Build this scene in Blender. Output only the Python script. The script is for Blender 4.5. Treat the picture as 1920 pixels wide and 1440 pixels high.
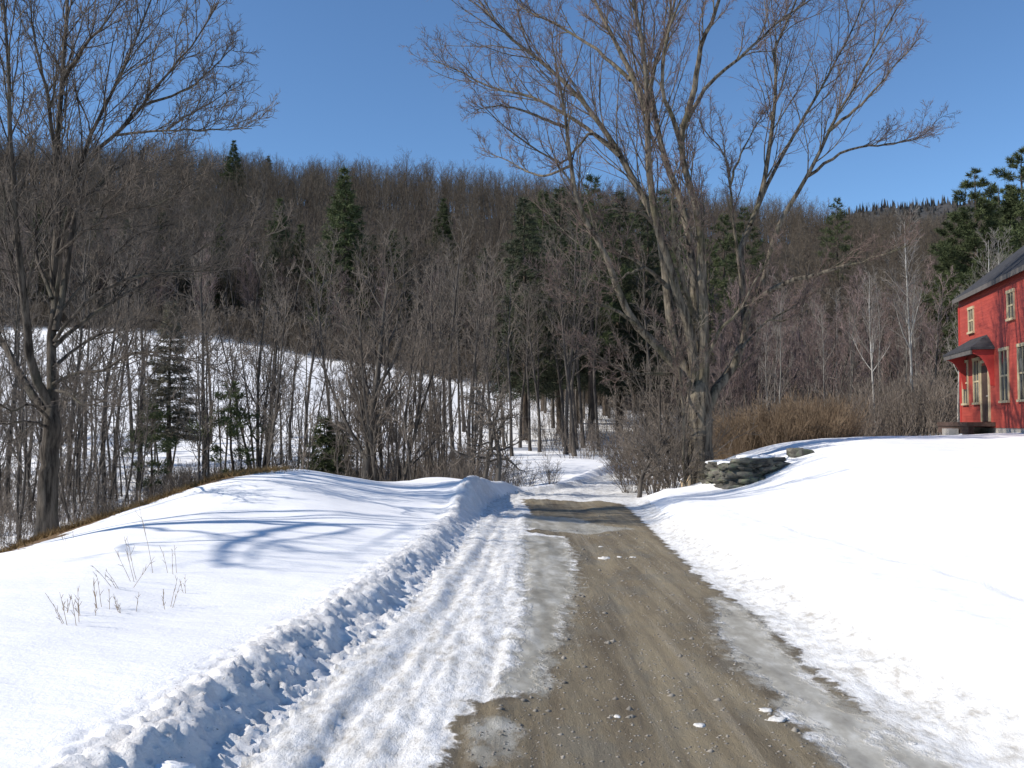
import bpy, bmesh, math
import numpy as np
from mathutils import Vector

# ------------------------------------------------------------------ scene, camera, light
sc = bpy.context.scene
COL = sc.collection
for o in list(bpy.data.objects):
    bpy.data.objects.remove(o)
CAMZ = 1.65
F = 1700.0                                   # focal length in pixels of the 1920 px wide photograph
PITCH = math.atan(70 / F)
cam_d = bpy.data.cameras.new('camera')
cam_d.sensor_width = 36.0
cam_d.lens = 36.0 * F / 1920
cam_d.clip_start = 0.1
cam_d.clip_end = 5000
cam = bpy.data.objects.new('camera', cam_d)
cam.location = (0, 0, CAMZ)
cam.rotation_euler = (math.radians(90) + PITCH, 0, 0)
COL.objects.link(cam)
sc.camera = cam

SUN_EL = math.radians(37)
SUN_AZ = math.radians(14)                    # shadows run to +X, turned this much towards +Y
world = bpy.data.worlds.new('World')
sc.world = world
world.use_nodes = True
wn = world.node_tree.nodes
wn.clear()
w_out = wn.new('ShaderNodeOutputWorld')
w_bg = wn.new('ShaderNodeBackground')
w_sky = wn.new('ShaderNodeTexSky')
w_sky.sky_type = 'NISHITA'
w_sky.sun_disc = False
w_sky.sun_elevation = SUN_EL
sdir = Vector((-math.cos(SUN_AZ), -math.sin(SUN_AZ)))      # horizontal direction towards the sun
w_sky.sun_rotation = math.atan2(sdir.x, sdir.y)
w_sky.altitude = 1200
w_sky.air_density = 1.0
w_sky.dust_density = 0.0
w_sky.ozone_density = 3.2
w_bg.inputs['Strength'].default_value = 0.135
w_mul = wn.new('ShaderNodeMix'); w_mul.data_type = 'RGBA'; w_mul.blend_type = 'MULTIPLY'   # clear dry winter air: a deeper blue
w_mul.inputs[0].default_value = 1.0
w_mul.inputs[7].default_value = (0.76, 0.92, 1.03, 1)
world.node_tree.links.new(w_sky.outputs[0], w_mul.inputs[6])
world.node_tree.links.new(w_mul.outputs[2], w_bg.inputs['Color'])
world.node_tree.links.new(w_bg.outputs[0], w_out.inputs['Surface'])

sun_d = bpy.data.lights.new('sun', 'SUN')
sun_d.energy = 5.0
sun_d.angle = math.radians(0.53)
sun_d.color = (1.0, 0.94, 0.86)
sun = bpy.data.objects.new('sun', sun_d)
ldir = Vector((math.cos(SUN_EL) * math.cos(SUN_AZ), math.cos(SUN_EL) * math.sin(SUN_AZ), -math.sin(SUN_EL)))
sun.rotation_euler = ldir.to_track_quat('-Z', 'Y').to_euler()
COL.objects.link(sun)
sc.view_settings.view_transform = 'Standard'
sc.view_settings.look = 'None'
sc.view_settings.gamma = 1.0
sc.view_settings.exposure = 0.17
sc.cycles.max_bounces = 5
sc.cycles.diffuse_bounces = 3

# ------------------------------------------------------------------ helpers
_fw = np.array([0, math.cos(PITCH), math.sin(PITCH)])
_up = np.array([0, -math.sin(PITCH), math.cos(PITCH)])


def W(px, py, Y):
    """a surveyed point: direction seen in the photograph, at distance Y metres ahead"""
    d = _fw * F + _up * (720 - py) + np.array([px - 960.0, 0, 0])
    d = d * (Y / d[1])
    return np.array([d[0], d[1], d[2] + CAMZ])


def _hash(ix, iy, seed):
    h = (ix.astype(np.int64) * 374761393 + iy.astype(np.int64) * 668265263 + seed * 974711) & 0xffffffff
    h = ((h ^ (h >> 13)) * 1274126177) & 0xffffffff
    return (h ^ (h >> 16)) & 0xffffffff


def gnoise(x, y, seed=0):
    ix, iy = np.floor(x), np.floor(y)
    fx, fy = x - ix, y - iy
    ix = ix.astype(np.int64); iy = iy.astype(np.int64)

    def g(dx, dy):
        a = _hash(ix + dx, iy + dy, seed) * (2 * math.pi / 4294967296.0)
        return np.cos(a) * (fx - dx) + np.sin(a) * (fy - dy)
    u = fx * fx * fx * (fx * (fx * 6 - 15) + 10)
    v = fy * fy * fy * (fy * (fy * 6 - 15) + 10)
    a = g(0, 0) * (1 - u) + g(1, 0) * u
    b = g(0, 1) * (1 - u) + g(1, 1) * u
    return (a * (1 - v) + b * v) * 1.5


def fbm(x, y, octv=4, seed=0, gain=0.5):
    t = 0; a = 1.0
    for i in range(octv):
        t = t + a * gnoise(x * 2 ** i, y * 2 ** i, seed + i * 17)
        a *= gain
    return t


def sstep(a, b, x):
    t = np.clip((x - a) / (b - a), 0, 1)
    return t * t * (3 - 2 * t)


def new_mesh(name, verts, faces_list, mat, parent=None, smooth=True, attrs=None):
    """verts (n,3); faces_list: list of integer arrays (m,k)"""
    me = bpy.data.meshes.new(name)
    verts = np.asarray(verts, np.float32)
    fl = [np.asarray(f, np.int32) for f in faces_list if len(f)]
    nl = sum(f.size for f in fl)
    nf = sum(len(f) for f in fl)
    me.vertices.add(len(verts))
    me.vertices.foreach_set('co', verts.ravel())
    me.loops.add(nl)
    me.loops.foreach_set('vertex_index', np.concatenate([f.ravel() for f in fl]))
    me.polygons.add(nf)
    starts = []; c = 0
    for f in fl:
        starts.append(c + np.arange(len(f)) * f.shape[1])
        c += f.size
    me.polygons.foreach_set('loop_start', np.concatenate(starts).astype(np.int32))
    if smooth:
        me.polygons.foreach_set('use_smooth', np.ones(nf, bool))
    me.update(calc_edges=True)
    if attrs:
        for k, v in attrs.items():
            a = me.attributes.new(k, 'FLOAT', 'POINT')
            a.data.foreach_set('value', np.asarray(v, np.float32))
    if mat:
        me.materials.append(mat)
    o = bpy.data.objects.new(name, me)
    COL.objects.link(o)
    if parent:
        o.parent = parent
    return o


def tag(o, label=None, cat=None, group=None, kind=None):
    if label: o['label'] = label
    if cat: o['category'] = cat
    if group: o['group'] = group
    if kind: o['kind'] = kind
    return o


def empty(name, loc=(0, 0, 0), rz=0.0):
    o = bpy.data.objects.new(name, None)
    o.location = loc
    o.rotation_euler = (0, 0, rz)
    o.empty_display_size = 0.3
    COL.objects.link(o)
    return o


def copy_tree(src, loc, rz=0.0, s=(1, 1, 1), label=None, group=None, tilt=(0, 0)):
    r = src.copy(); COL.objects.link(r)
    r.location = loc; r.rotation_euler = (tilt[0], tilt[1], rz); r.scale = s
    if label: r['label'] = label
    if group: r['group'] = group
    for ch in list(src.children):
        c = ch.copy(); COL.objects.link(c); c.parent = r
        for g in list(ch.children):
            d = g.copy(); COL.objects.link(d); d.parent = c
    return r


class Geo:
    """collects tubes, blades and boxes into one mesh"""
    def __init__(s):
        s.v = []; s.q = []; s.t = []; s.n = 0

    def add(s, v, q=None, t=None):
        s.v.append(v)
        if q is not None and len(q): s.q.append(q + s.n)
        if t is not None and len(t): s.t.append(t + s.n)
        s.n += len(v)

    def tubes(s, P, R, k=5):
        P = np.asarray(P, float); R = np.asarray(R, float)
        N, n, _ = P.shape
        if N == 0: return
        T = np.gradient(P, axis=1)
        T /= np.linalg.norm(T, axis=2, keepdims=True) + 1e-9
        main = P[:, -1] - P[:, 0]
        main /= np.linalg.norm(main, axis=1, keepdims=True) + 1e-9
        ref = np.where(np.abs(main[:, 2:3]) > 0.8, np.array([[1.0, 0.15, 0]]), np.array([[0, 0.1, 1.0]]))
        U = np.cross(T, ref[:, None, :]); U /= np.linalg.norm(U, axis=2, keepdims=True) + 1e-9
        V = np.cross(T, U)
        a = np.arange(k) * 2 * math.pi / k
        ring = (P[:, :, None, :] + R[:, :, None, None] * (U[:, :, None, :] * np.cos(a)[None, None, :, None] + V[:, :, None, :] * np.sin(a)[None, None, :, None]))
        v = ring.reshape(-1, 3)
        b = (np.arange(N) * n * k)[:, None, None]
        i = (np.arange(n - 1) * k)[None, :, None]
        j = np.arange(k)[None, None, :]; j2 = (np.arange(k) + 1)[None, None, :] % k
        q = np.stack([b + i + j, b + i + j2, b + i + k + j2, b + i + k + j], -1).reshape(-1, 4)
        s.add(v, q=q)

    def blades(s, B, D, L, w, rng):
        """thin pointed slivers: needles, grass, last twigs"""
        M = len(B)
        if M == 0: return
        S = np.cross(D, rng.normal(size=(M, 3)))
        S /= np.linalg.norm(S, axis=1, keepdims=True) + 1e-9
        w = np.broadcast_to(w, (M,))[:, None] * 0.5
        L = np.broadcast_to(L, (M,))[:, None]
        v = np.stack([B - S * w, B + S * w, B + D * L], 1).reshape(-1, 3)
        s.add(v, t=np.arange(M * 3).reshape(-1, 3))

    def data(s):
        v = np.concatenate(s.v) if s.v else np.zeros((0, 3))
        q = np.concatenate(s.q) if s.q else np.zeros((0, 4), int)
        t = np.concatenate(s.t) if s.t else np.zeros((0, 3), int)
        return v, q, t

    def build(s, name, mat, parent=None, smooth=True):
        v, q, t = s.data()
        return new_mesh(name, v, [q, t], mat, parent, smooth)


def unit(v):
    return v / (np.linalg.norm(v, axis=-1, keepdims=True) + 1e-9)


def smooth_line(pts, n):
    pts = np.asarray(pts, float)
    d = np.r_[0, np.cumsum(np.linalg.norm(np.diff(pts[:, :3], axis=0), axis=1))]
    P = np.vstack([2 * pts[0] - pts[1], pts, 2 * pts[-1] - pts[-2]])
    out = []
    for s in np.linspace(0, d[-1] - 1e-6, n):
        i = min(np.searchsorted(d, s, 'right') - 1, len(pts) - 2)
        t = (s - d[i]) / (d[i + 1] - d[i] + 1e-9)
        p0, p1, p2, p3 = P[i], P[i + 1], P[i + 2], P[i + 3]
        out.append(0.5 * (2 * p1 + (p2 - p0) * t + (2 * p0 - 5 * p1 + 4 * p2 - p3) * t * t + (3 * p1 - p0 - 3 * p2 + p3) * t ** 3))
    return np.array(out)


def grow(P, R, nc, rng, tr=(0.25, 0.97), ang=(30, 55), ratio=0.5, segs=5, up=0.15, wob=0.12,
         rk=0.6, rend=0.004, lmin=0.1, taper_len=0.6, rmax=None, out=None):
    """children of a whole generation of branches at once"""
    N, n, _ = P.shape
    if np.isscalar(nc): nc = np.full(N, nc)
    idx = np.repeat(np.arange(N), nc)
    M = len(idx)
    if M == 0: return np.zeros((0, segs + 1, 3)), np.zeros((0, segs + 1))
    ordn = np.concatenate([np.arange(c) for c in nc])
    t = tr[0] + (tr[1] - tr[0]) * ((ordn + rng.random(M)) / nc[idx])
    L = np.linalg.norm(np.diff(P, axis=1), axis=2).sum(1)
    f = t * (n - 1); i = np.minimum(f.astype(int), n - 2); fr = (f - i)[:, None]
    pos = P[idx, i] * (1 - fr) + P[idx, i + 1] * fr
    tan = unit(P[idx, i + 1] - P[idx, i])
    rad = R[idx, i] * (1 - fr[:, 0]) + R[idx, i + 1] * fr[:, 0]
    az = ordn * 2.4 + rng.random(M) * 1.6 + idx * 1.3
    a = np.radians(rng.uniform(ang[0], ang[1], M))
    ref = np.where(np.abs(tan[:, 2:3]) > 0.9, np.array([[1.0, 0, 0]]), np.array([[0, 0, 1.0]]))
    u = unit(np.cross(tan, ref)); v = np.cross(tan, u)
    d = tan * np.cos(a)[:, None] + (u * np.cos(az)[:, None] + v * np.sin(az)[:, None]) * np.sin(a)[:, None]
    if out is not None:
        o = pos - out[0]; o[:, 2] *= 0.4
        d = unit(d + unit(o) * out[1])
    l = np.maximum(L[idx] * ratio * (1 - t * taper_len) * rng.uniform(0.6, 1.25, M), lmin)
    C = np.zeros((M, segs + 1, 3)); C[:, 0] = pos
    wv = rng.normal(size=(M, 3)) * wob
    for k in range(segs):
        wv = wv * 0.5 + rng.normal(size=(M, 3)) * wob
        d = unit(d + wv + np.array([0, 0, up]))
        C[:, k + 1] = C[:, k] + d * (l / segs)[:, None]
    r0 = rad * rk
    if rmax is not None: r0 = np.minimum(r0, rmax)
    r0 = np.maximum(r0, rend)
    s = np.linspace(0, 1, segs + 1)[None, :]
    RR = r0[:, None] * (1 - s) ** 0.8 + rend * 0.6 * s ** 0.5
    RR[:, 0] = r0
    return C, RR


# ------------------------------------------------------------------ materials
def nt(name):
    m = bpy.data.materials.new(name); m.use_nodes = True
    t = m.node_tree; t.nodes.clear()
    out = t.nodes.new('ShaderNodeOutputMaterial'); b = t.nodes.new('ShaderNodeBsdfPrincipled')
    t.links.new(b.outputs[0], out.inputs['Surface'])
    return m, t, b


def N(t, typ, **kw):
    n = t.nodes.new(typ)
    for k, v in kw.items():
        if k in n.inputs.keys() if hasattr(n.inputs, 'keys') else False:
            n.inputs[k].default_value = v
        else:
            setattr(n, k, v)
    return n


def noise(t, scale, detail=4, rough=0.55, vec=None, dim='3D'):
    n = t.nodes.new('ShaderNodeTexNoise'); n.noise_dimensions = dim
    n.inputs['Scale'].default_value = scale; n.inputs['Detail'].default_value = detail
    n.inputs['Roughness'].default_value = rough
    if vec is not None: t.links.new(vec, n.inputs['Vector'])
    return n.outputs['Fac']


def ramp(t, fac, stops):
    r = t.nodes.new('ShaderNodeValToRGB')
    el = r.color_ramp.elements
    while len(el) < len(stops): el.new(0.5)
    for e, (p, c) in zip(el, stops):
        e.position = p; e.color = (*c, 1) if len(c) == 3 else c
    t.links.new(fac, r.inputs[0])
    return r.outputs[0]


def mix(t, fac, a, b):
    m = t.nodes.new('ShaderNodeMix'); m.data_type = 'RGBA'
    for s, v in ((0, fac), (6, a), (7, b)):
        if hasattr(v, 'links'): t.links.new(v, m.inputs[s])
        elif s == 0: m.inputs[0].default_value = v
        else: m.inputs[s].default_value = (*v, 1)
    return m.outputs[2]


def math_(t, op, a, b=None, clamp=False):
    m = t.nodes.new('ShaderNodeMath'); m.operation = op; m.use_clamp = clamp
    for i, v in enumerate((a, b)):
        if v is None: continue
        if hasattr(v, 'links'): t.links.new(v, m.inputs[i])
        else: m.inputs[i].default_value = v
    return m.outputs[0]


def attr(t, name):
    a = t.nodes.new('ShaderNodeAttribute'); a.attribute_name = name
    return a.outputs['Fac']


def coords(t, scale=(1, 1, 1), kind='Object'):
    c = t.nodes.new('ShaderNodeTexCoord'); mp = t.nodes.new('ShaderNodeMapping')
    mp.inputs['Scale'].default_value = scale
    t.links.new(c.outputs[kind], mp.inputs['Vector'])
    return mp.outputs[0]


def bump(t, b, h, strength=0.5, dist=0.02, prev=None):
    n = t.nodes.new('ShaderNodeBump'); n.inputs['Strength'].default_value = strength
    n.inputs['Distance'].default_value = dist
    t.links.new(h, n.inputs['Height'])
    if prev is not None: t.links.new(prev, n.inputs['Normal'])
    t.links.new(n.outputs[0], b.inputs['Normal'])
    return n.outputs[0]


def sharp(t, v, lo, hi):
    m = t.nodes.new('ShaderNodeMapRange'); m.interpolation_type = 'SMOOTHSTEP'
    m.inputs[1].default_value = lo; m.inputs[2].default_value = hi
    t.links.new(v, m.inputs[0])
    return m.outputs[0]


def bark_mat(name, c1, c2, scale=6.0, moss=None, bdist=0.02, c3=None):
    m, t, b = nt(name)
    vec = coords(t, (1, 1, 0.14))
    n1 = noise(t, scale, 6, 0.65, vec)
    col = ramp(t, n1, [(0.38, c1), (0.6, c2)])
    big = noise(t, 1.3, 3, 0.6, coords(t, (1, 1, 0.5)))
    if moss:
        col = mix(t, math_(t, 'MULTIPLY', sharp(t, big, 0.5, 0.66), .6), col, moss)
    if c3:
        n3 = noise(t, 2.6, 4, 0.6, coords(t))
        col = mix(t, math_(t, 'MULTIPLY', sharp(t, n3, 0.55, 0.68), .6 if moss else 1.0), col, c3)
    t.links.new(col, b.inputs['Base Color'])
    b.inputs['Roughness'].default_value = 0.9
    b.inputs['Specular IOR Level'].default_value = 0.15
    n2 = noise(t, scale * 2.2, 5, 0.7, coords(t, (1, 1, 0.15)))
    bump(t, b, n2, 0.9, bdist)
    return m


def twig_mat(name, c1, c2, vary=0.25):
    m, t, b = nt(name)
    oi = t.nodes.new('ShaderNodeObjectInfo')
    n1 = noise(t, 1.1, 3, 0.6, coords(t))
    col = ramp(t, n1, [(0.35, c1), (0.65, c2)])
    hsv = t.nodes.new('ShaderNodeHueSaturation')
    v = math_(t, 'MULTIPLY_ADD', oi.outputs['Random'], vary * 2)
    v.node.inputs[2].default_value = 1 - vary
    t.links.new(v, hsv.inputs['Value']); t.links.new(col, hsv.inputs['Color'])
    t.links.new(hsv.outputs[0], b.inputs['Base Color'])
    b.inputs['Roughness'].default_value = 0.8
    b.inputs['Specular IOR Level'].default_value = 0.2
    return m


def plain(name, c, rough=0.7, spec=0.3, var=0.2, scale=4.0, bd=0.0):
    m, t, b = nt(name)
    n1 = noise(t, scale, 5, 0.6, coords(t))
    c = np.array(c)
    t.links.new(ramp(t, n1, [(0.3, tuple(c * (1 - var))), (0.7, tuple(np.minimum(c * (1 + var), 1)))]), b.inputs['Base Color'])
    b.inputs['Roughness'].default_value = rough
    b.inputs['Specular IOR Level'].default_value = spec
    if bd: bump(t, b, noise(t, scale * 5, 4, 0.6, coords(t)), 0.6, bd)
    return m


M = {}
M['maple_bark'] = bark_mat('maple bark', (0.03, 0.024, 0.019), (0.2, 0.168, 0.125), 9, moss=(0.085, 0.08, 0.045), bdist=0.06, c3=(0.15, 0.135, 0.11))
M['ash_bark'] = bark_mat('roadside tree bark', (0.026, 0.021, 0.017), (0.12, 0.1, 0.08), 10, moss=(0.09, 0.085, 0.06), bdist=0.05)
M['grey_bark'] = bark_mat('grey sapling bark', (0.036, 0.031, 0.027), (0.115, 0.1, 0.085), 8, bdist=0.01)
M['pale_bark'] = bark_mat('pale sapling bark', (0.1, 0.092, 0.08), (0.27, 0.25, 0.22), 8, bdist=0.008)
M['birch_bark'] = bark_mat('white birch bark', (0.2, 0.185, 0.16), (0.46, 0.44, 0.4), 5, bdist=0.005, c3=(0.2, 0.17, 0.14))
M['conifer_bark'] = bark_mat('conifer bark', (0.035, 0.028, 0.022), (0.11, 0.085, 0.065), 8, bdist=0.02)
M['maple_twig'] = twig_mat('reddish maple twigs', (0.1, 0.072, 0.06), (0.18, 0.128, 0.108), 0.05)
M['ash_twig'] = twig_mat('brown grey twigs', (0.09, 0.073, 0.058), (0.17, 0.14, 0.115), 0.05)
M['grey_twig'] = twig_mat('grey brown twigs', (0.095, 0.078, 0.063), (0.195, 0.162, 0.132), 0.25)
M['purple_twig'] = twig_mat('purple brown twigs', (0.125, 0.094, 0.085), (0.25, 0.185, 0.168), 0.2)
M['orange_twig'] = twig_mat('orange brown brush stems', (0.12, 0.085, 0.055), (0.25, 0.18, 0.115), 0.1)
M['pale_twig'] = twig_mat('pale twigs', (0.13, 0.11, 0.092), (0.24, 0.21, 0.18), 0.15)
M['birch_twig'] = twig_mat('pale birch twigs', (0.15, 0.13, 0.11), (0.3, 0.27, 0.24), 0.1)
M['pine'] = twig_mat('pine needles', (0.038, 0.052, 0.022), (0.1, 0.118, 0.05), 0.2)
M['hemlock'] = twig_mat('hemlock needles', (0.034, 0.042, 0.024), (0.08, 0.088, 0.05), 0.2)
M['dull_needle'] = twig_mat('dull larch needles and twigs', (0.13, 0.12, 0.085), (0.24, 0.215, 0.155), 0.15)
M['hill_twig'] = twig_mat('hill wood twigs', (0.074, 0.057, 0.043), (0.15, 0.12, 0.088), 0.0)
M['hill_bark'] = bark_mat('hill wood bark', (0.04, 0.034, 0.03), (0.12, 0.105, 0.09), 2, bdist=0.0)
M['stalk'] = plain('dry stalk', (0.24, 0.17, 0.1), 0.8, 0.2, 0.3, 20)
M['grass'] = plain('dead grass', (0.2, 0.13, 0.055), 0.8, 0.2, 0.55, 2.2)
M['cut_wood'] = plain('pale split wood', (0.6, 0.45, 0.28), 0.8, 0.2, 0.2, 10)


# ground materials -------------------------------------------------------------
def snow_nodes(t):
    """colour and height of clean snow"""
    vec = coords(t)
    n1 = noise(t, 0.7, 4, 0.6, vec)
    col = ramp(t, n1, [(0.3, (0.85, 0.845, 0.84)), (0.7, (0.91, 0.905, 0.895))])
    return vec, col


def snow_mat():
    m, t, b = nt('snow')
    vec, col = snow_nodes(t)
    rough_n = noise(t, 9, 6, 0.65, vec)
    ne = noise(t, 5, 6, 0.65, vec)
    edge = math_(t, 'SUBTRACT', ne, 0.5)
    # bare brown ground at the lip of the bank
    g = math_(t, 'ADD', attr(t, 'bare'), math_(t, 'MULTIPLY', edge, 1.4))
    gm = sharp(t, g, 0.45, 0.58)
    gcol = ramp(t, noise(t, 16, 5, 0.7, vec), [(0.3, (0.05, 0.03, 0.015)), (0.5, (0.16, 0.09, 0.04)), (0.72, (0.15, 0.14, 0.05))])
    col = mix(t, gm, col, gcol)
    # dirty crust near the bank
    d = math_(t, 'ADD', attr(t, 'dirty'), math_(t, 'MULTIPLY', edge, 1.6))
    col = mix(t, math_(t, 'MULTIPLY', sharp(t, d, 0.6, 1.1), 0.35), col, (0.55, 0.5, 0.43))
    # forest floor: leaf litter with snow left in patches
    f = math_(t, 'ADD', attr(t, 'wood'), math_(t, 'MULTIPLY', math_(t, 'SUBTRACT', noise(t, 0.35, 6, 0.7, vec), 0.5), 1.2))
    fm = sharp(t, f, 0.42, 0.6)
    fcol = ramp(t, noise(t, 1.2, 6, 0.7, vec), [(0.3, (0.045, 0.033, 0.025)), (0.7, (0.1, 0.075, 0.055))])
    col = mix(t, fm, col, fcol)
    t.links.new(col, b.inputs['Base Color'])
    b.inputs['Roughness'].default_value = 0.65
    b.inputs['Specular IOR Level'].default_value = 0.25
    h1 = noise(t, 2.2, 6, 0.6, coords(t, (0.6, 1.6, 1)))
    h = math_(t, 'ADD', math_(t, 'MULTIPLY', h1, 2.0), math_(t, 'MULTIPLY', noise(t, 30, 4, 0.7, vec), 0.35))
    speck = math_(t, 'MULTIPLY', sharp(t, noise(t, 45, 2, 0.6, vec), 0.68, 0.74), math_(t, 'MULTIPLY', attr(t, 'dirty'), 0.7))
    col2 = mix(t, speck, col, (0.12, 0.09, 0.06))
    t.links.new(col2, b.inputs['Base Color'])
    crumb = math_(t, 'MULTIPLY', noise(t, 17, 7, 0.75, vec), math_(t, 'MULTIPLY', attr(t, 'dirty'), 2.6))
    bump(t, b, math_(t, 'ADD', h, crumb), 0.5, 0.035)
    return m


def road_mat():
    m, t, b = nt('dirt road with packed snow and ice')
    vec = coords(t)
    e1 = math_(t, 'SUBTRACT', noise(t, 3.2, 7, 0.68, vec), 0.5)
    e2 = math_(t, 'SUBTRACT', noise(t, 6, 7, 0.7, coords(t, (1, 0.6, 1), )), 0.5)
    dm = sharp(t, math_(t, 'ADD', attr(t, 'dirt'), math_(t, 'MULTIPLY', e1, 0.6)), -0.02, 0.05)
    im = sharp(t, math_(t, 'ADD', attr(t, 'ice'), math_(t, 'MULTIPLY', e2, 0.75)), -0.14, 0.05)
    # packed snow: greyish, gritty
    pn = noise(t, 7, 8, 0.72, coords(t, (1.6, 0.7, 1)))
    ps = ramp(t, pn, [(0.33, (0.45, 0.42, 0.37)), (0.46, (0.66, 0.645, 0.61)), (0.64, (0.85, 0.845, 0.83))])
    grit = sharp(t, noise(t, 60, 3, 0.7, vec), 0.66, 0.72)
    ps = mix(t, math_(t, 'MULTIPLY', grit, 0.5), ps, (0.2, 0.16, 0.12))
    # dirt
    n1 = noise(t, 1.5, 7, 0.68, coords(t, (2.2, 0.3, 1)))
    dc = ramp(t, n1, [(0.34, (0.13, 0.1, 0.06)), (0.5, (0.215, 0.172, 0.105)), (0.66, (0.3, 0.248, 0.158))])
    gr = sharp(t, noise(t, 1.6, 4, 0.6, coords(t, (1.4, 0.7, 1))), 0.5, 0.62)
    dc = mix(t, math_(t, 'MULTIPLY', gr, 0.4), dc, (0.16, 0.155, 0.13))
    rut = noise(t, 1.0, 5, 0.6, coords(t, (9, 0.16, 1)))
    dc = mix(t, math_(t, 'MULTIPLY', sharp(t, rut, 0.53, 0.68), .45), dc, (0.12, 0.095, 0.066))
    dc = mix(t, math_(t, 'MULTIPLY', sharp(t, rut, 0.47, 0.36), .4), dc, (0.33, 0.285, 0.21))
    vo = t.nodes.new('ShaderNodeTexVoronoi'); vo.inputs['Scale'].default_value = 42; t.links.new(vec, vo.inputs['Vector'])
    st = sharp(t, vo.outputs['Distance'], 0.3, 0.18)
    pick = sharp(t, noise(t, 19, 2, 0.5, vec), 0.53, 0.6)
    stc = ramp(t, vo.outputs['Color'], [(0.0, (0.06, 0.055, 0.05)), (0.6, (0.2, 0.18, 0.15)), (1.0, (0.42, 0.4, 0.36))])
    dc = mix(t, math_(t, 'MULTIPLY', math_(t, 'MULTIPLY', st, pick), 0.75), dc, stc)
    fine = noise(t, 150, 3, 0.8, vec)
    dc = mix(t, math_(t, 'MULTIPLY', sharp(t, fine, 0.5, 0.75), 0.55), dc, (0.28, 0.235, 0.165))
    dc = mix(t, math_(t, 'MULTIPLY', sharp(t, fine, 0.48, 0.3), 0.5), dc, (0.05, 0.038, 0.028))
    ic = ramp(t, noise(t, 2.6, 7, 0.7, coords(t, (1.6, 0.7, 1))), [(0.32, (0.25, 0.225, 0.175)), (0.5, (0.4, 0.375, 0.31)), (0.66, (0.6, 0.58, 0.52))])
    # damp dark rim just inside the dirt edge
    wet = math_(t, 'MULTIPLY', sharp(t, math_(t, 'ADD', attr(t, 'dirt'), math_(t, 'MULTIPLY', e1, 0.5)), 0.16, 0.02), 0.4)
    dc = mix(t, wet, dc, (0.05, 0.038, 0.026))
    col = mix(t, dm, ps, dc)
    col = mix(t, im, col, ic)
    t.links.new(col, b.inputs['Base Color'])
    rr = mix(t, im, (0.75, 0.75, 0.75), (0.32, 0.32, 0.32))
    t.links.new(rr, b.inputs['Roughness'])
    b.inputs['Specular IOR Level'].default_value = 0.35
    hs = math_(t, 'MULTIPLY', math_(t, 'ADD', pn, math_(t, 'MULTIPLY', noise(t, 34, 4, 0.7, vec), 0.3)), math_(t, 'SUBTRACT', 1.0, im))
    hd = math_(t, 'ADD', math_(t, 'MULTIPLY', math_(t, 'MULTIPLY', st, pick), 0.5), math_(t, 'MULTIPLY', fine, 0.5))
    hd = math_(t, 'ADD', hd, math_(t, 'MULTIPLY', noise(t, 5, 6, .7, coords(t, (2, .6, 1))), 1.2))
    h = mix(t, dm, hs, hd)
    n = bump(t, b, h, 0.8, 0.03)
    return m


M['snow'] = snow_mat()
M['road'] = road_mat()

# ------------------------------------------------------------------ terrain
UV0 = 6.0
cp = []


def C(*p): cp.append(np.array(p, float))


# snow surface right of the road
for p in [(3.1, -5, .15), (6, -5, .35), (20, -5, 1.2), (3.0, 3, .1), (3.9, 6, .3), (3.9, 10, .22), (3.9, 15.5, .08), (4.4, 20, -.05),
          (6, 5, .45), (10, 6, .75), (8, 12, .62), (14, 12, 1.05), (22, 12, 1.4), (8, 20, .6), (12, 22, .95), (20, 22, 1.35), (30, 25, 1.6)]: C(*p)
for p in [(1500, 827, 30), (1600, 822, 31), (1700, 819, 32), (1800, 816, 33), (1900, 813, 30), (1345, 868, 29), (1400, 848, 29), (1385, 913, 23.7),
          (1470, 882, 24), (1560, 862, 23), (1305, 905, 27), (1250, 915, 26), (1180, 925, 25.5), (1270, 900, 31), (1342, 897, 25.6)]: C(*W(*p))
for p in [(9, 40, -.3), (14, 42, .2), (20, 48, .9), (30, 48, 1.6), (8, 52, -.6), (16, 60, .4), (40, 50, 3)]: C(*p)
# snow surface left of the road
for p in [(-1.9, -5, .25), (-6, -5, .2), (-20, -5, -.6), (-1.9, 3, .22), (-1.85, 6, .15), (-1.6, 9, .09), (-1.3, 13, .02), (-1.2, 17, -.04),
          (-4, 5, .22), (-8, 5, -.1), (-15, 6, -1.2), (-4, 10, .18), (-7, 10, -.1), (-12, 11, -1.3), (-4.2, 15, .22), (-8, 14, -.42), (-3, 18, .2)]: C(*p)
for p in [(500, 889, 21), (560, 887, 21.5), (640, 892, 21.5), (760, 909, 21.5), (870, 912, 21), (400, 903, 20), (300, 938, 19), (200, 974, 18), (85, 1012, 17.6), (0, 1038, 16.5), (-120, 1085, 16),
          (930, 919, 27), (820, 905, 28), (1000, 884, 38), (1070, 862, 48), (940, 872, 45)]: C(*W(*p))
# valley floor behind the mound
for p in [(-10, 23, -1.7), (-7, 26, -1.7), (-14, 22, -2.0), (-20, 25, -2.4), (-5, 30, -1.8), (-2.5, 30, -1.3), (-12, 32, -1.9), (-22, 35, -2.2), (-4, 38, -1.5), (-14, 42, -1.6), (-30, 45, -2), (-45, 40, -2)]: C(*p)
# field on the far side
for p in [(0, 850, 52), (300, 850, 52), (600, 850, 52), (900, 850, 54), (1150, 842, 58), (0, 613, 105), (200, 615, 105), (420, 632, 105), (600, 668, 103), (800, 695, 100), (950, 722, 95),
          (1130, 770, 90), (1300, 770, 95), (1500, 760, 100), (1750, 740, 105), (-400, 600, 105), (300, 735, 74), (0, 735, 74), (700, 765, 72), (950, 790, 72), (2100, 730, 100)]: C(*W(*p))
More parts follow.
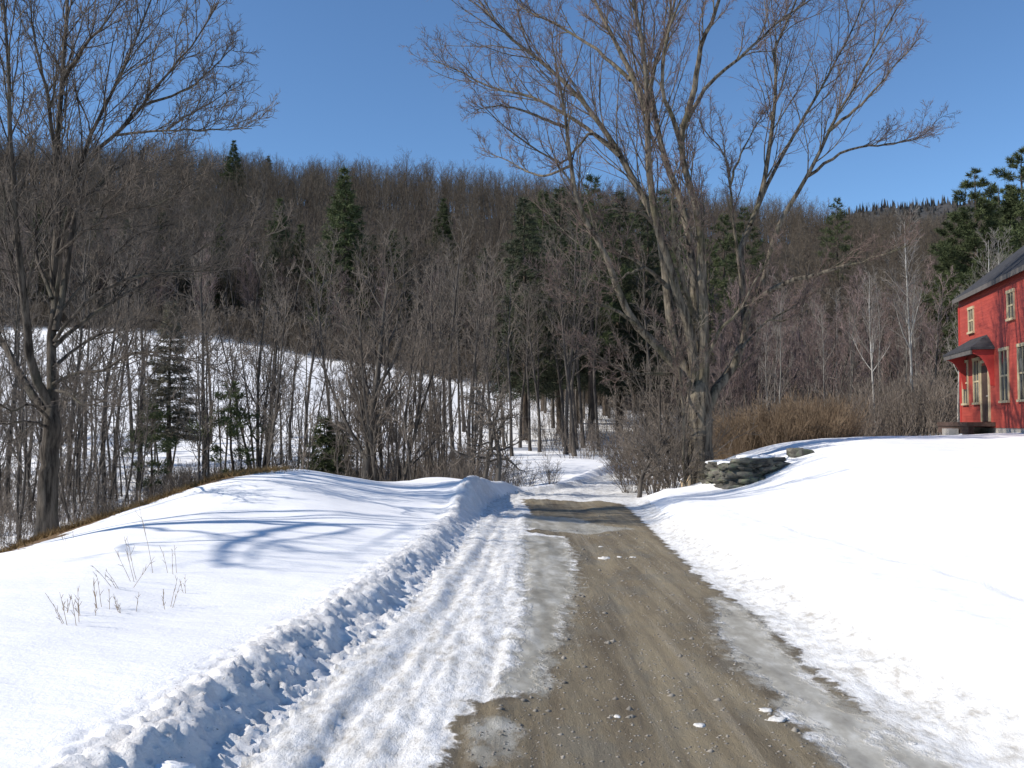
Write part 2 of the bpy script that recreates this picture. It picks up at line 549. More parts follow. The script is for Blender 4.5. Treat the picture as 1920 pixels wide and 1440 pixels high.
# wooded hill
for px, py in [(-500, 250), (-200, 258), (100, 264), (400, 282), (700, 305), (1000, 337), (1300, 357), (1500, 380), (1650, 412), (1900, 430), (2300, 445)]:
    a = W(px, py, 255); C(a[0], a[1], a[2] - 14)
    C(a[0] * 1.25, 320, a[2] - 20)
    b = W(px, py, 175); C(b[0], 175, 5 + (a[2] - 14) * 0.47)
cp = np.array(cp)


def uvw(X, Y):
    Yc = np.maximum(Y, -5.0)
    u = np.clip(X / (Yc + UV0), -1.5, 1.5)
    return u * 1.6, np.log(Yc + UV0)


cu, cv = uvw(cp[:, 0], cp[:, 1])
_d2 = (cu[:, None] - cu) ** 2 + (cv[:, None] - cv) ** 2
_K = 0.5 * _d2 * np.log(_d2 + 1e-9) + np.eye(len(cp)) * 2e-4
_A = np.zeros((len(cp) + 3, len(cp) + 3)); _A[:len(cp), :len(cp)] = _K
_Pm = np.stack([np.ones(len(cp)), cu, cv], 1); _A[:len(cp), len(cp):] = _Pm; _A[len(cp):, :len(cp)] = _Pm.T
# heights divided by distance, so that near and far points weigh alike
_sol = np.linalg.solve(_A, np.r_[(cp[:, 2] - CAMZ) / (cp[:, 1] + UV0), 0, 0, 0])


def macro(X, Y):
    X = np.asarray(X, float); Y = np.asarray(Y, float)
    u, v = uvw(X.ravel(), Y.ravel())
    out = np.zeros(len(u))
    for s in range(0, len(u), 40000):
        d2 = (u[s:s + 40000, None] - cu) ** 2 + (v[s:s + 40000, None] - cv) ** 2
        out[s:s + 40000] = (0.5 * d2 * np.log(d2 + 1e-9)) @ _sol[:len(cp)] + _sol[-3] + _sol[-2] * u[s:s + 40000] + _sol[-1] * v[s:s + 40000]
    z = out.reshape(X.shape) * (np.maximum(Y, -5) + UV0) + CAMZ
    return z


def zroad(Y):
    return np.interp(Y, [-5, 0, 10, 20, 25, 28, 32, 40, 50, 60], [0.05, 0, -.2, -.4, -.5, -.62, -.65, -.62, -.45, -.2])


def smooth_interp(Y, ys, vs):
    # softened piecewise line
    return (np.interp(Y - .8, ys, vs) + np.interp(Y, ys, vs) + np.interp(Y + .8, ys, vs)) / 3


XLs = ([-5, 0, 4.5, 6.1, 7.9, 11, 16, 23, 26, 29, 35, 40, 50, 60], [-1.5, -1.4, -1.28, -1.2, -1.02, -.84, -.66, -.5, -.1, .8, 3.2, 5.2, 10, 16])
XRs = ([-5, 0, 4.5, 6, 8.6, 14.3, 20.6, 25, 29, 35, 40, 50, 60], [2.3, 2.35, 2.4, 2.25, 2.36, 2.44, 2.8, 3.25, 4.3, 6.6, 8.8, 14, 20])


def xl(Y): return smooth_interp(Y, *XLs)
def xr(Y): return smooth_interp(Y, *XRs)


def height(X, Y, detail=True):
    X = np.asarray(X, float); Y = np.asarray(Y, float)
    m = macro(X, Y)
    near = sstep(62, 48, Y)
    if detail:
        m = m + 0.03 * fbm(X * .45, Y * .45, 3, 5) * sstep(120, 40, Y) + 0.6 * fbm(X * .04, Y * .04, 3, 8) * sstep(40, 90, Y) + 3 * fbm(X * .012, Y * .012, 4, 9) * sstep(120, 200, Y)
    L, Rr = xl(Y), xr(Y)
    zr = zroad(Y)
    sl = L - X                       # metres left of the bank foot
    sr = X - Rr
    if detail:
        jag = 0.06 * fbm(X * 1.3, Y * 1.3, 5, 31, .6)
        sl = sl + jag * 1.2
        sr = sr + jag
    wl = sstep(0, .42, sl); wr = sstep(0, 1.0, sr)
    w = np.maximum(wl, wr)
    w = w * near + (1 - near)
    z = zr * (1 - w) + m * w
    bnear = near * sstep(26.5, 24, Y)
    ridge = np.exp(-((sl - .44) / .16) ** 2) * (.03 + .1 * sstep(14, 20, Y)) * bnear
    hump = .1 * np.exp(-((X + 1.15) / .75) ** 2 - ((Y - 20.8) / 2.0) ** 2)
    far_bank = np.exp(-((sl - .4) / .35) ** 2) * .28 * near * sstep(25, 27, Y)
    z = z + ridge + hump + far_bank
    if detail:
        bk = sstep(-.12, .05, sl) * sstep(.8, .4, sl) * bnear
        lumps = .3 - np.abs(fbm(X * 2.0 + .3 * gnoise(X * 3, Y * 3, 4), Y * 1.5, 2, 41, .5))
        lump2 = fbm(X * 10, Y * 8, 4, 47, .75)
        lump3 = .25 - np.abs(gnoise(X * 13, Y * 9, 48))
        fade = sstep(24, 8, Y) * .65 + .35
        z = z + bk * (lumps * .02 + lump2 * .034 + lump3 * .014 * sstep(-.2, .3, gnoise(X * 2.1, Y * 1.7, 49))) * fade
        onroad = (1 - np.maximum(wl, wr)) * near
        s = X - L; wd = Rr - L
        # shoulder: packed snow a little above the dirt, with tyre tracks
        sh = sstep(.5, .3, s / wd + .05 * fbm(X * .8, Y * .25, 2, 61))
        tr = fbm(X * 5, Y * .35, 3, 63)
        z = z + onroad * (sh * (.05 + .018 * tr + .011 * fbm(X * 7, Y * 3, 4, 65, .6)) + .008 * fbm(X * 4, Y * .5, 2, 67))
        z = z - onroad * .03 * np.exp(-((s / wd - .62) / .06) ** 2)
        for rs_, rw_, rd_ in ((.52, .05, .022), (.66, .035, .014), (1.02, .06, .018), (.36, .03, .012)):
            z = z - onroad * sh * .7 * rd_ * np.exp(-((s - rs_ - .05 * gnoise(Y * .3, Y * 0 + rs_ * 9, 81)) / rw_) ** 2)
        # second, lower scraped ledge at the foot of the bank
        z = z + onroad * sstep(.34, .2, s) * .04
        right_rough = sstep(-.1, .2, sr) * sstep(2.2, .8, sr) * near
        z = z + right_rough * (.018 * fbm(X * 1.6, Y * .9, 3, 71) + .006 * fbm(X * 9, Y * 7, 2, 72))
        # old track along the right field
        cr = X - (3.95 + .12 * gnoise(Y * .3, Y * 0, 3))
        z = z - .04 * np.exp(-(cr / .09) ** 2) * (.6 + .6 * gnoise(X * 2, Y * 2, 6)) * sstep(18, 15, Y) * sstep(4.5, 6, Y) + .01 * np.exp(-((cr - .35) / .3) ** 2) * sstep(18, 15, Y)
    return z


def gz(x, y, sink=0.0):
    return float(height(np.array([x]), np.array([y]))[0]) - sink


def gzs(P):
    P = np.asarray(P, float)
    return height(P[:, 0], P[:, 1])


u_in = np.arange(-.66, .6601, .0024)
u_out = .66 + np.cumsum(np.geomspace(.006, .25, 26))
us = np.r_[-u_out[::-1], u_in, u_out]
v_a = np.log(np.linspace(1.0, 8.6, 22)[:-1])
v_b = np.arange(math.log(8.6), math.log(31.5), .0024)
v_c = np.arange(v_b[-1] + .004, math.log(90), .005)
v_d = np.arange(v_c[-1] + .01, math.log(400), .014)
vs = np.r_[v_a, v_b, v_c, v_d]
Yg = np.exp(vs) - UV0
GX = us[None, :] * (Yg[:, None] + UV0)
GY = np.broadcast_to(Yg[:, None], GX.shape)
GZ = height(GX, GY)


def ground_hit(px, py):
    """where the line of sight through a traced point meets the road surface"""
    Y = 10.0
    for _ in range(60):
        k = (py - 790) / F
        Y = .5 * Y + .5 * (CAMZ - float(zroad(Y))) / max(k, .03)
    return np.array([(px - 960) / F * Y, Y])


def sdist(poly, X, Y):
    """signed distance, positive inside"""
    poly = np.asarray(poly)
    d = np.full(X.shape, 1e9); ins = np.zeros(X.shape, bool)
    for i in range(len(poly)):
        a, b = poly[i], poly[(i + 1) % len(poly)]
        e = b - a
        t = np.clip(((X - a[0]) * e[0] + (Y - a[1]) * e[1]) / (e @ e + 1e-12), 0, 1)
        d = np.minimum(d, np.hypot(X - a[0] - t * e[0], Y - a[1] - t * e[1]))
        c = ((a[1] > Y) != (b[1] > Y)) & (X < (b[0] - a[0]) * (Y - a[1]) / (b[1] - a[1] + 1e-12) + a[0])
        ins ^= c
    return np.where(ins, d, -d)


def trace(*pts): return [ground_hit(x, y) for x, y in pts]


dirt_polys = [
    trace((760, 1600), (800, 1500), (838, 1430), (852, 1370), (872, 1318), (955, 1312), (1003, 1298), (1020, 1240), (1046, 1180), (1062, 1140), (1072, 1060), (1066, 1030), (1056, 1004), (988, 1002), (986, 996),
          (1056, 990), (1112, 984), (1085, 972), (1000, 970), (984, 950), (975, 938), (1130, 938), (1172, 946), (1196, 966), (1222, 992), (1262, 1032), (1330, 1092), (1368, 1118), (1440, 1172), (1500, 1228), (1608, 1310),
          (1616, 1338), (1560, 1320), (1500, 1262), (1440, 1190), (1390, 1140), (1335, 1120), (1352, 1150), (1350, 1188), (1392, 1232), (1420, 1250), (1404, 1258), (1484, 1300), (1462, 1318), (1525, 1358), (1562, 1400), (1590, 1450), (1640, 1600)),
]
ice_polys = [
    trace((985, 1008), (1050, 1006), (1066, 1040), (1072, 1100), (1050, 1150), (1040, 1200), (1005, 1290), (960, 1300), (975, 1240), (990, 1150)),
    trace((990, 968), (1080, 970), (1120, 984), (1180, 990), (1100, 998), (990, 992)),
    trace((1340, 1120), (1385, 1138), (1440, 1190), (1500, 1262), (1600, 1345), (1700, 1440), (1740, 1500), (1660, 1500), (1600, 1440), (1562, 1400), (1525, 1358), (1470, 1318), (1480, 1300), (1404, 1258), (1350, 1188), (1352, 1150)),
    trace((1600, 1345), (1680, 1370), (1760, 1430), (1800, 1500), (1740, 1500)),
    trace((900, 1375), (935, 1355), (945, 1380), (930, 1430), (900, 1420)),
]
nearm = (Yg < 32) & (Yg > -3)
dirt = np.full(GX.shape, -2.0); ice = np.full(GX.shape, -2.0)
rows = np.where(nearm)[0]
cols = np.where((us > -.3) & (us < .5))[0]
sub = np.ix_(rows, cols)
for pl in dirt_polys: dirt[sub] = np.maximum(dirt[sub], np.clip(sdist(pl, GX[sub], GY[sub]), -1, 1))
for pl in ice_polys: ice[sub] = np.maximum(ice[sub], np.clip(sdist(pl, GX[sub], GY[sub]), -1, 1))
behind = GY < 3.2
dirt = np.where(behind, np.minimum(GX + .75, 1.75 - GX), dirt)

# bare lip of the bank
_l = []
for _x in (-60, 20, 85, 140, 200, 250, 300, 350, 400, 450, 490, 530):      # the crest line of the mound
    _Y = np.linspace(11, 24, 300); _X = (_x - 960) / F * _Y
    _e = (height(_X, _Y, False) - CAMZ) / _Y
    _k = int(np.argmax(_e)); _l.append((_X[_k], _Y[_k]))
LIP = np.array(_l) + np.array([0, -.25])


def lipdist(X, Y):
    d = np.full(X.shape, 1e9)
    for a, b in zip(LIP[:-1], LIP[1:]):
        e = b - a
        t = np.clip(((X - a[0]) * e[0] + (Y - a[1]) * e[1]) / (e @ e), 0, 1)
        d = np.minimum(d, np.hypot(X - a[0] - t * e[0], Y - a[1] - t * e[1]))
    return d


bare = np.zeros(GX.shape)
rr_ = np.where((Yg > 12) & (Yg < 30))[0]; cc_ = np.where(us < -.05)[0]
sb = np.ix_(rr_, cc_)
_w = .55 + .5 * fbm(GX[sb] * .5, GY[sb] * .5, 2, 91) + .25 * sstep(-4.5, -9, GX[sb])
bare[sb] = sstep(_w + .5, _w - .35, lipdist(GX[sb], GY[sb])) * sstep(-4.9, -6.0, GX[sb])
sl_g = xl(GY) - GX
dirty = sstep(-.2, .1, sl_g) * sstep(1.0, .4, sl_g) * sstep(26, 24, GY)
dirty = np.maximum(dirty, .55 * np.exp(-((GX - 3.95 - .12 * gnoise(GY * .3, GY * 0, 3)) / .12) ** 2) * sstep(18, 15, GY) * sstep(3, 5, GY))
dirty = np.maximum(dirty, .6 * sstep(1.3, .2, GX - xr(GY)) * sstep(26, 20, GY) * sstep(-.5, .5, GX - xr(GY)))
# where the wood begins on the hill: below = open snow field
EDGE = np.array([[-400, 600], [0, 612], [420, 630], [600, 664], [800, 693], [950, 720], [1120, 760], [1300, 792], [1500, 800], [1800, 795], [2300, 795]])


def in_wood(X, Y, Z):
    Yp = np.maximum(Y, 1)
    # direction of each ground point as an azimuth; the edge line is a line on the hillside
    az = X / Yp * F + 960
    el = 790 - (Z - CAMZ) / Yp * F
    e = np.interp(az, EDGE[:, 0], EDGE[:, 1])
    e = e + 7 * gnoise(X * .09, Y * .09, 77) + 3 * gnoise(X * .3, Y * .3, 78)
    return sstep(10, -16, el - e) * sstep(55, 70, Yp)


wood = in_wood(GX, GY, GZ)
wood = np.maximum(wood, .42 * sstep(50, 62, GY) * sstep(6, 20, GX))
nr, nc_ = GX.shape
verts = np.stack([GX, GY, GZ], -1).reshape(-1, 3)
ii = np.arange(nr * nc_).reshape(nr, nc_)
quads = np.stack([ii[:-1, :-1], ii[:-1, 1:], ii[1:, 1:], ii[1:, :-1]], -1).reshape(-1, 4)
cx = verts[quads].mean(1)
is_road = (cx[:, 0] > xl(cx[:, 1]) - .02) & (cx[:, 0] < xr(cx[:, 1]) + .45) & (cx[:, 1] < 26)
is_road |= (cx[:, 0] > xl(cx[:, 1])) & (cx[:, 0] < xr(cx[:, 1])) & (cx[:, 1] < 55)
# the paint of the road also covers its edge, so let the dirt fade to clean snow outside
is_hill = (cx[:, 1] > 60) & ~is_road


def submesh(name, mask, mat, ats, kind='structure'):
    q = quads[mask]
    used, inv = np.unique(q, return_inverse=True)
    o = new_mesh(name, verts[used], [inv.reshape(-1, 4)], mat, None, True, {k: v.reshape(-1)[used] for k, v in ats.items()})
    o['kind'] = kind
    # keep the shading continuous across the cut
    return o


submesh('road', is_road, M['road'], {'dirt': dirt, 'ice': ice})
submesh('snow_ground', ~is_road & ~is_hill, M['snow'], {'bare': bare, 'dirty': dirty, 'wood': wood})
submesh('hillside', is_hill, M['snow'], {'bare': bare, 'dirty': dirty, 'wood': wood})

# ground behind the camera and to the sides
g = Geo()
bx = np.linspace(-300, 300, 61); by = np.linspace(-300, -4.6, 31)
BX, BY = np.meshgrid(bx, by)
bz = height(np.clip(BX, -7, 7), np.full_like(BX, -5.0), False) - .12 - .002 * (-BY - 4.6)
ib = np.arange(BX.size).reshape(BX.shape)
g.add(np.stack([BX, BY, bz], -1).reshape(-1, 3), q=np.stack([ib[:-1, :-1], ib[:-1, 1:], ib[1:, 1:], ib[1:, :-1]], -1).reshape(-1, 4))
snow_far = bpy.data.materials['snow']
o = g.build('snow_field', snow_far); o['kind'] = 'structure'

# distant ridge beyond the hill
rx = np.linspace(-900, 2200, 900); ry = np.linspace(500, 1300, 70)
RX, RY = np.meshgrid(rx, ry)
prof = np.exp(-((RY - 1000) / 260) ** 2)
RZ = -40 + prof * (270 + 9 * fbm(RX * .003, RY * .003, 3, 3) + 4 * fbm(RX * .07, RY * .07, 3, 4)) * sstep(0, 400, RX)
ib = np.arange(RX.size).reshape(RX.shape)
m_, t_, b_ = nt('far wooded ridge')
t_.links.new(ramp(t_, noise(t_, .05, 6, .7, coords(t_)), [(0.35, (0.022, 0.028, 0.03)), (0.65, (0.06, 0.055, 0.055))]), b_.inputs['Base Color'])
b_.inputs['Roughness'].default_value = 1
g = Geo(); g.add(np.stack([RX, RY, RZ], -1).reshape(-1, 3), q=np.stack([ib[:-1, :-1], ib[:-1, 1:], ib[1:, 1:], ib[1:, :-1]], -1).reshape(-1, 4))
_r = np.random.default_rng(9); _n = 26000
_i = _r.integers(0, len(rx), _n); _j = _r.integers(20, 46, _n)
_b = np.stack([RX[_j, _i] + _r.normal(size=_n) * 3, RY[_j, _i], RZ[_j, _i] - 1], -1)
g.blades(_b, unit(np.array([0, 0, 1.0]) + _r.normal(size=(_n, 3)) * .08), _r.uniform(5, 13, _n), 3.2, _r)
o = g.build('far_hill', m_); o['kind'] = 'structure'


# ------------------------------------------------------------------ tree builders
def finish_tree(name, loc, tg, cg, bark, twig):
    r = empty(name, loc)
    tg.build('trunk', bark, r)
    cg.build('crown', twig, r)
    return r


def traced_tree(name, Y0, trunk, limbs, seed, bark, twig, r_base, n1, n2, n3, dens=1.0, sink=.3, n4=0, wb=.03, rl=1.0, rm=.03, t0=.36):
    """trunk and limbs surveyed from the photograph (direction + own distance); the rest is grown"""
    rng = np.random.default_rng(seed)
    tg, cg = Geo(), Geo()
    if isinstance(trunk, np.ndarray): tp = trunk.copy(); base = tp[0].copy()
    else:
        tp = np.array([W(p[0], p[1], Y0 + (p[2] if len(p) > 2 else 0)) for p in trunk]); base = tp[0].copy()
    base[2] -= sink; tp[0] = base
    tp -= base
    TP = smooth_line(tp, 22)
    TR = np.linspace(r_base, r_base * .85, 22)
    hh = np.linalg.norm(TP - TP[0], axis=1)
    TR = TR + r_base * .75 * np.exp(-hh / .38)
    TR[-4:] *= np.array([.93, .78, .52, .12])
    TP[1:] += rng.normal(size=(21, 3)) * np.array([.012, .012, 0])
    # knobbly trunk with root flare
    k = 36
    a = np.arange(k) * 2 * math.pi / k
    fl = np.exp(-hh / .45)[:, None]
    rad = TR[:, None] * (1 + .22 * fl * np.cos(a * 5 + 1)[None] + .06 * fbm(a[None] * 1.4 + 0 * TR[:, None], hh[:, None] * 1.3 + 0 * a[None], 3, seed))
    rad = rad * (1 + .05 * fbm(a[None] * 5 + 0 * TR[:, None], hh[:, None] * .8 + 0 * a[None], 2, seed + 5))
    v = np.stack([TP[:, 0, None] + rad * np.cos(a), TP[:, 1, None] + rad * np.sin(a), TP[:, 2, None] + 0 * rad], -1).reshape(-1, 3)
    i = np.arange(21)[:, None] * k; j = np.arange(k)[None]; j2 = (j + 1) % k
    tg.add(v, q=np.stack([i + j, i + j2, i + k + j2, i + k + j], -1).reshape(-1, 4))
    Ps, Rs = [], []
    for lb in limbs:
        pts = lb['p']; d0, d1 = lb['d']
        m = len(pts)
        q = np.array(pts if d0 is None else [W(p[0], p[1], Y0 + d0 + (d1 - d0) * (ii / (m - 1)) ** .9) for ii, p in enumerate(pts)]) - base
        Ls = smooth_line(q, 16)
        wv = rng.normal(size=(16, 3)) * wb; wv[0] = 0
        Ls = Ls + wv
        r0, r1 = np.array(lb['r']) * rl
        Ps.append(Ls); Rs.append(r0 + (r1 - r0) * np.linspace(0, 1, 16) ** .85)
    P0, R0 = np.array(Ps), np.array(Rs)
    tg.tubes(P0, R0, 9)
    ctr = np.array([0, 0, P0[:, :, 2].mean() * .6])
    L0 = np.linalg.norm(np.diff(P0, axis=1), axis=2).sum(1)
    c1 = np.maximum((L0 * n1 * dens).astype(int), 2)
    P1, R1 = grow(P0, R0, c1, rng, (t0, .97), (16, 38), .31, 8, .1, .09, .5, .007, .7, .4, rmax=rm, out=(ctr, .15))
    tg.tubes(P1, R1, 4)
    P2, R2 = grow(P1, R1, n2, rng, (.12, .98), (20, 46), .5, 5, .09, .14, .6, .0055, .3, .5, out=(ctr, .15))
    cg.tubes(P2, R2, 3)
    P3, R3 = grow(P2, R2, n3, rng, (.15, .98), (22, 50), .5, 3, .08, .16, .7, .0045, .16, .5)
    cg.tubes(P3, R3, 3)
    if n4:
        P4, R4 = grow(P3, R3, n4, rng, (.2, .95), (25, 55), .55, 2, .08, .16, .8, .004, .1, .5)
        B = P4[:, 0]; D = P4[:, -1] - P4[:, 0]; Lb = np.linalg.norm(D, axis=1)
        cg.blades(B, unit(D), Lb * 1.2, .01, rng)
    return finish_tree(name, tuple(base), tg, cg, bark, twig)


def bare_tree(name, h, r, seed, bark, twig, stems=1, spread=.18, n1=14, n2=6, n3=3, first=.35, lim=.34, ang=(25, 55), lean=0.0,
              rk=.45, up=.12, wob=.1, twig_r=.005, loc=(0, 0, 0), n4=0):
    rng = np.random.default_rng(seed)
    P = np.zeros((stems, 15, 3)); R = np.zeros((stems, 15))
    for s in range(stems):
        az = s * 2.4 + rng.random()
        d = np.array([math.cos(az) * spread * (stems > 1) + lean, math.sin(az) * spread * (stems > 1), 1.0])
        hs = h * rng.uniform(.75, 1.0) if stems > 1 and s else h
        p = np.array([math.cos(az) * .12 * (stems > 1), math.sin(az) * .12 * (stems > 1), -.25])
        for k in range(15):
            P[s, k] = p
            d = unit(d + rng.normal(size=3) * wob * .45 + np.array([0, 0, .05]))
            p = p + d * hs / 14
        rs = r * (rng.uniform(.55, 1) if stems > 1 else 1)
        tt = np.linspace(0, 1, 15)
        R[s] = rs * (1 - tt) ** .75 * (1 + .5 * np.exp(-tt * 22)) + .006
    tg, cg = Geo(), Geo()
    tg.tubes(P, R, 7)
    P1, R1 = grow(P, R, n1, rng, (first, .97), ang, lim, 6, up, wob, rk, twig_r * 1.6, .3, .65)
    big = R1[:, 0] > .03
    tg.tubes(P1[big], R1[big], 5); cg.tubes(P1[~big], R1[~big], 3)
    P2, R2 = grow(P1, R1, n2, rng, (.2, .97), (25, 50), .5, 4, up * .7, wob * 1.2, .6, twig_r * 1.2, .2, .5)
    cg.tubes(P2, R2, 3)
    if n3:
        P3, R3 = grow(P2, R2, n3, rng, (.2, .97), (25, 50), .55, 3, up * .5, wob * 1.4, .7, twig_r, .12, .5)
        cg.tubes(P3, R3, 3)
        if n4:
            P4, _ = grow(P3, R3, n4, rng, (.2, .97), (25, 55), .6, 2, up * .5, .15, .7, twig_r, .1, .5)
            D = P4[:, -1] - P4[:, 0]
            cg.blades(P4[:, 0], unit(D), np.linalg.norm(D, axis=1), twig_r * 2.2, rng)
    return finish_tree(name, loc, tg, cg, bark, twig)


def conifer(name, h, rmax, cb, seed, bark, needle, style='spruce', loc=(0, 0, 0), gap=.42, per=6, nl=.22, nw=.035, dens=1.0, r=None):
    rng = np.random.default_rng(seed)
    tg, cg = Geo(), Geo()
    tt = np.linspace(0, 1, 18)
    P = np.stack([np.cumsum(rng.normal(size=18)) * .03, np.cumsum(rng.normal(size=18)) * .03, -.3 + (h + .3) * tt], -1)[None]
    r = r or h * .014
    R = (r * (1 - tt) ** .9 + .012)[None]
    tg.tubes(P, R, 8)
    zs, az, le, dr = [], [], [], []
    z = cb * h
    while z < h * .985:
        t = (z - cb * h) / (h - cb * h)
        if style == 'pine':
            prof = (1 - t) ** .55 * (.5 + .5 * min(1, t * 3)) * rng.uniform(.55, 1.15)
            n = rng.integers(3, per + 1); el = .15 + .45 * t
        elif style == 'hemlock':
            prof = (1 - t) ** .75 * rng.uniform(.7, 1.1); n = per; el = -.05 + .25 * t
        else:
            prof = (1 - t) ** .95 * rng.uniform(.8, 1.08) + .02; n = per; el = -.12 + .4 * t
        a0 = rng.random() * 6.28
        for i in range(n):
            zs.append(z + rng.normal() * gap * .25); az.append(a0 + i * 6.283 / n + rng.normal() * .25)
            le.append(rmax * prof * rng.uniform(.7, 1.1)); dr.append(el + rng.normal() * .1)
        z += gap * rng.uniform(.7, 1.3) * (1.9 if style == 'pine' else 1)
    zs, az, le, dr = map(np.array, (zs, az, le, dr))
    Mb = len(zs); segs = 6
    Q = np.zeros((Mb, segs + 1, 3))
    Q[:, 0] = np.stack([np.interp(zs, P[0, :, 2], P[0, :, 0]), np.interp(zs, P[0, :, 2], P[0, :, 1]), zs], -1)
    d = np.stack([np.cos(az), np.sin(az), dr], -1)
    for k in range(segs):
        d = unit(d + np.array([0, 0, (-.05 if k < 3 else .07)]) * (1 if style != 'pine' else -.6) + rng.normal(size=(Mb, 3)) * .05)
        Q[:, k + 1] = Q[:, k] + d * (le / segs)[:, None]
    QR = np.clip(le * .012, .008, .06)[:, None] * np.linspace(1, .25, segs + 1)[None]
    tg.tubes(Q, QR, 3)
    nc = np.maximum((le / .16 * dens).astype(int), 3)
    S, SR = grow(Q, QR, nc, rng, (.22 if style != 'pine' else .4, .99), (35, 65), .38, 3, -.02 if style != 'pine' else .12, .12, .5, .005, .14, .55)
    S[:, 1:, 2] = S[:, :1, 2] + (S[:, 1:, 2] - S[:, :1, 2]) * (.35 if style != 'pine' else .8)
    # needles in short fans along the shoots
    per_s = 9 if style != 'pine' else 11
    idx = np.repeat(np.arange(len(S)), per_s)
    t = rng.random(len(idx)) ** .8 * 3 * .999
    i = t.astype(int); f = (t - i)[:, None]
    B = S[idx, i] * (1 - f) + S[idx, i + 1] * f
    T = unit(S[idx, 3] - S[idx, 0])
    D = rng.normal(size=(len(idx), 3)); D[:, 2] *= .5
    D = unit(T * .9 + unit(D) * .9 + np.array([0, 0, .12 if style == 'pine' else -.08]))
    cg.blades(B, D, nl * rng.uniform(.5, 1.2, len(idx)), nw, rng)
    return finish_tree(name, loc, tg, cg, bark, needle)


def shrub(name, h, seed, twig, stems=14, spread=.6, n1=6, n2=3, r=.012, loc=(0, 0, 0), base=.25, up=.1, tw=.004):
    rng = np.random.default_rng(seed)
    az = rng.random(stems) * 6.28; sp = rng.random(stems) ** .7 * spread
    P = np.zeros((stems, 9, 3)); p = np.stack([np.cos(az) * base * rng.random(stems), np.sin(az) * base * rng.random(stems), np.full(stems, -.1)], -1)
    d = np.stack([np.cos(az) * sp, np.sin(az) * sp, np.ones(stems)], -1)
    L = h * rng.uniform(.6, 1.1, stems)
    for k in range(9):
        P[:, k] = p
        d = unit(d + rng.normal(size=(stems, 3)) * .09 + np.array([0, 0, .02]))
        p = p + d * (L / 8)[:, None]
    R = r * np.linspace(1, .3, 9)[None] * rng.uniform(.6, 1.2, (stems, 1))
    r_ = empty(name, loc)
    a = Geo(); a.tubes(P, R, 4)
    b = Geo()
    P1, R1 = grow(P, R, n1, rng, (.2, .97), (20, 50), .42, 4, up, .12, .6, tw * 1.3, .15, .5)
    b.tubes(P1, R1, 3)
    P2, R2 = grow(P1, R1, n2, rng, (.2, .97), (25, 55), .5, 2, up, .15, .7, tw, .1, .5)
    b.tubes(P2, R2, 3)
    a.build('stem', twig, r_); b.build('twigs', twig, r_)
    return r_


# ------------------------------------------------------------------ the big maple right of the road
def LB(r0, r1, d0, d1, *p): return {'p': list(p), 'd': (d0, d1), 'r': (r0, r1)}


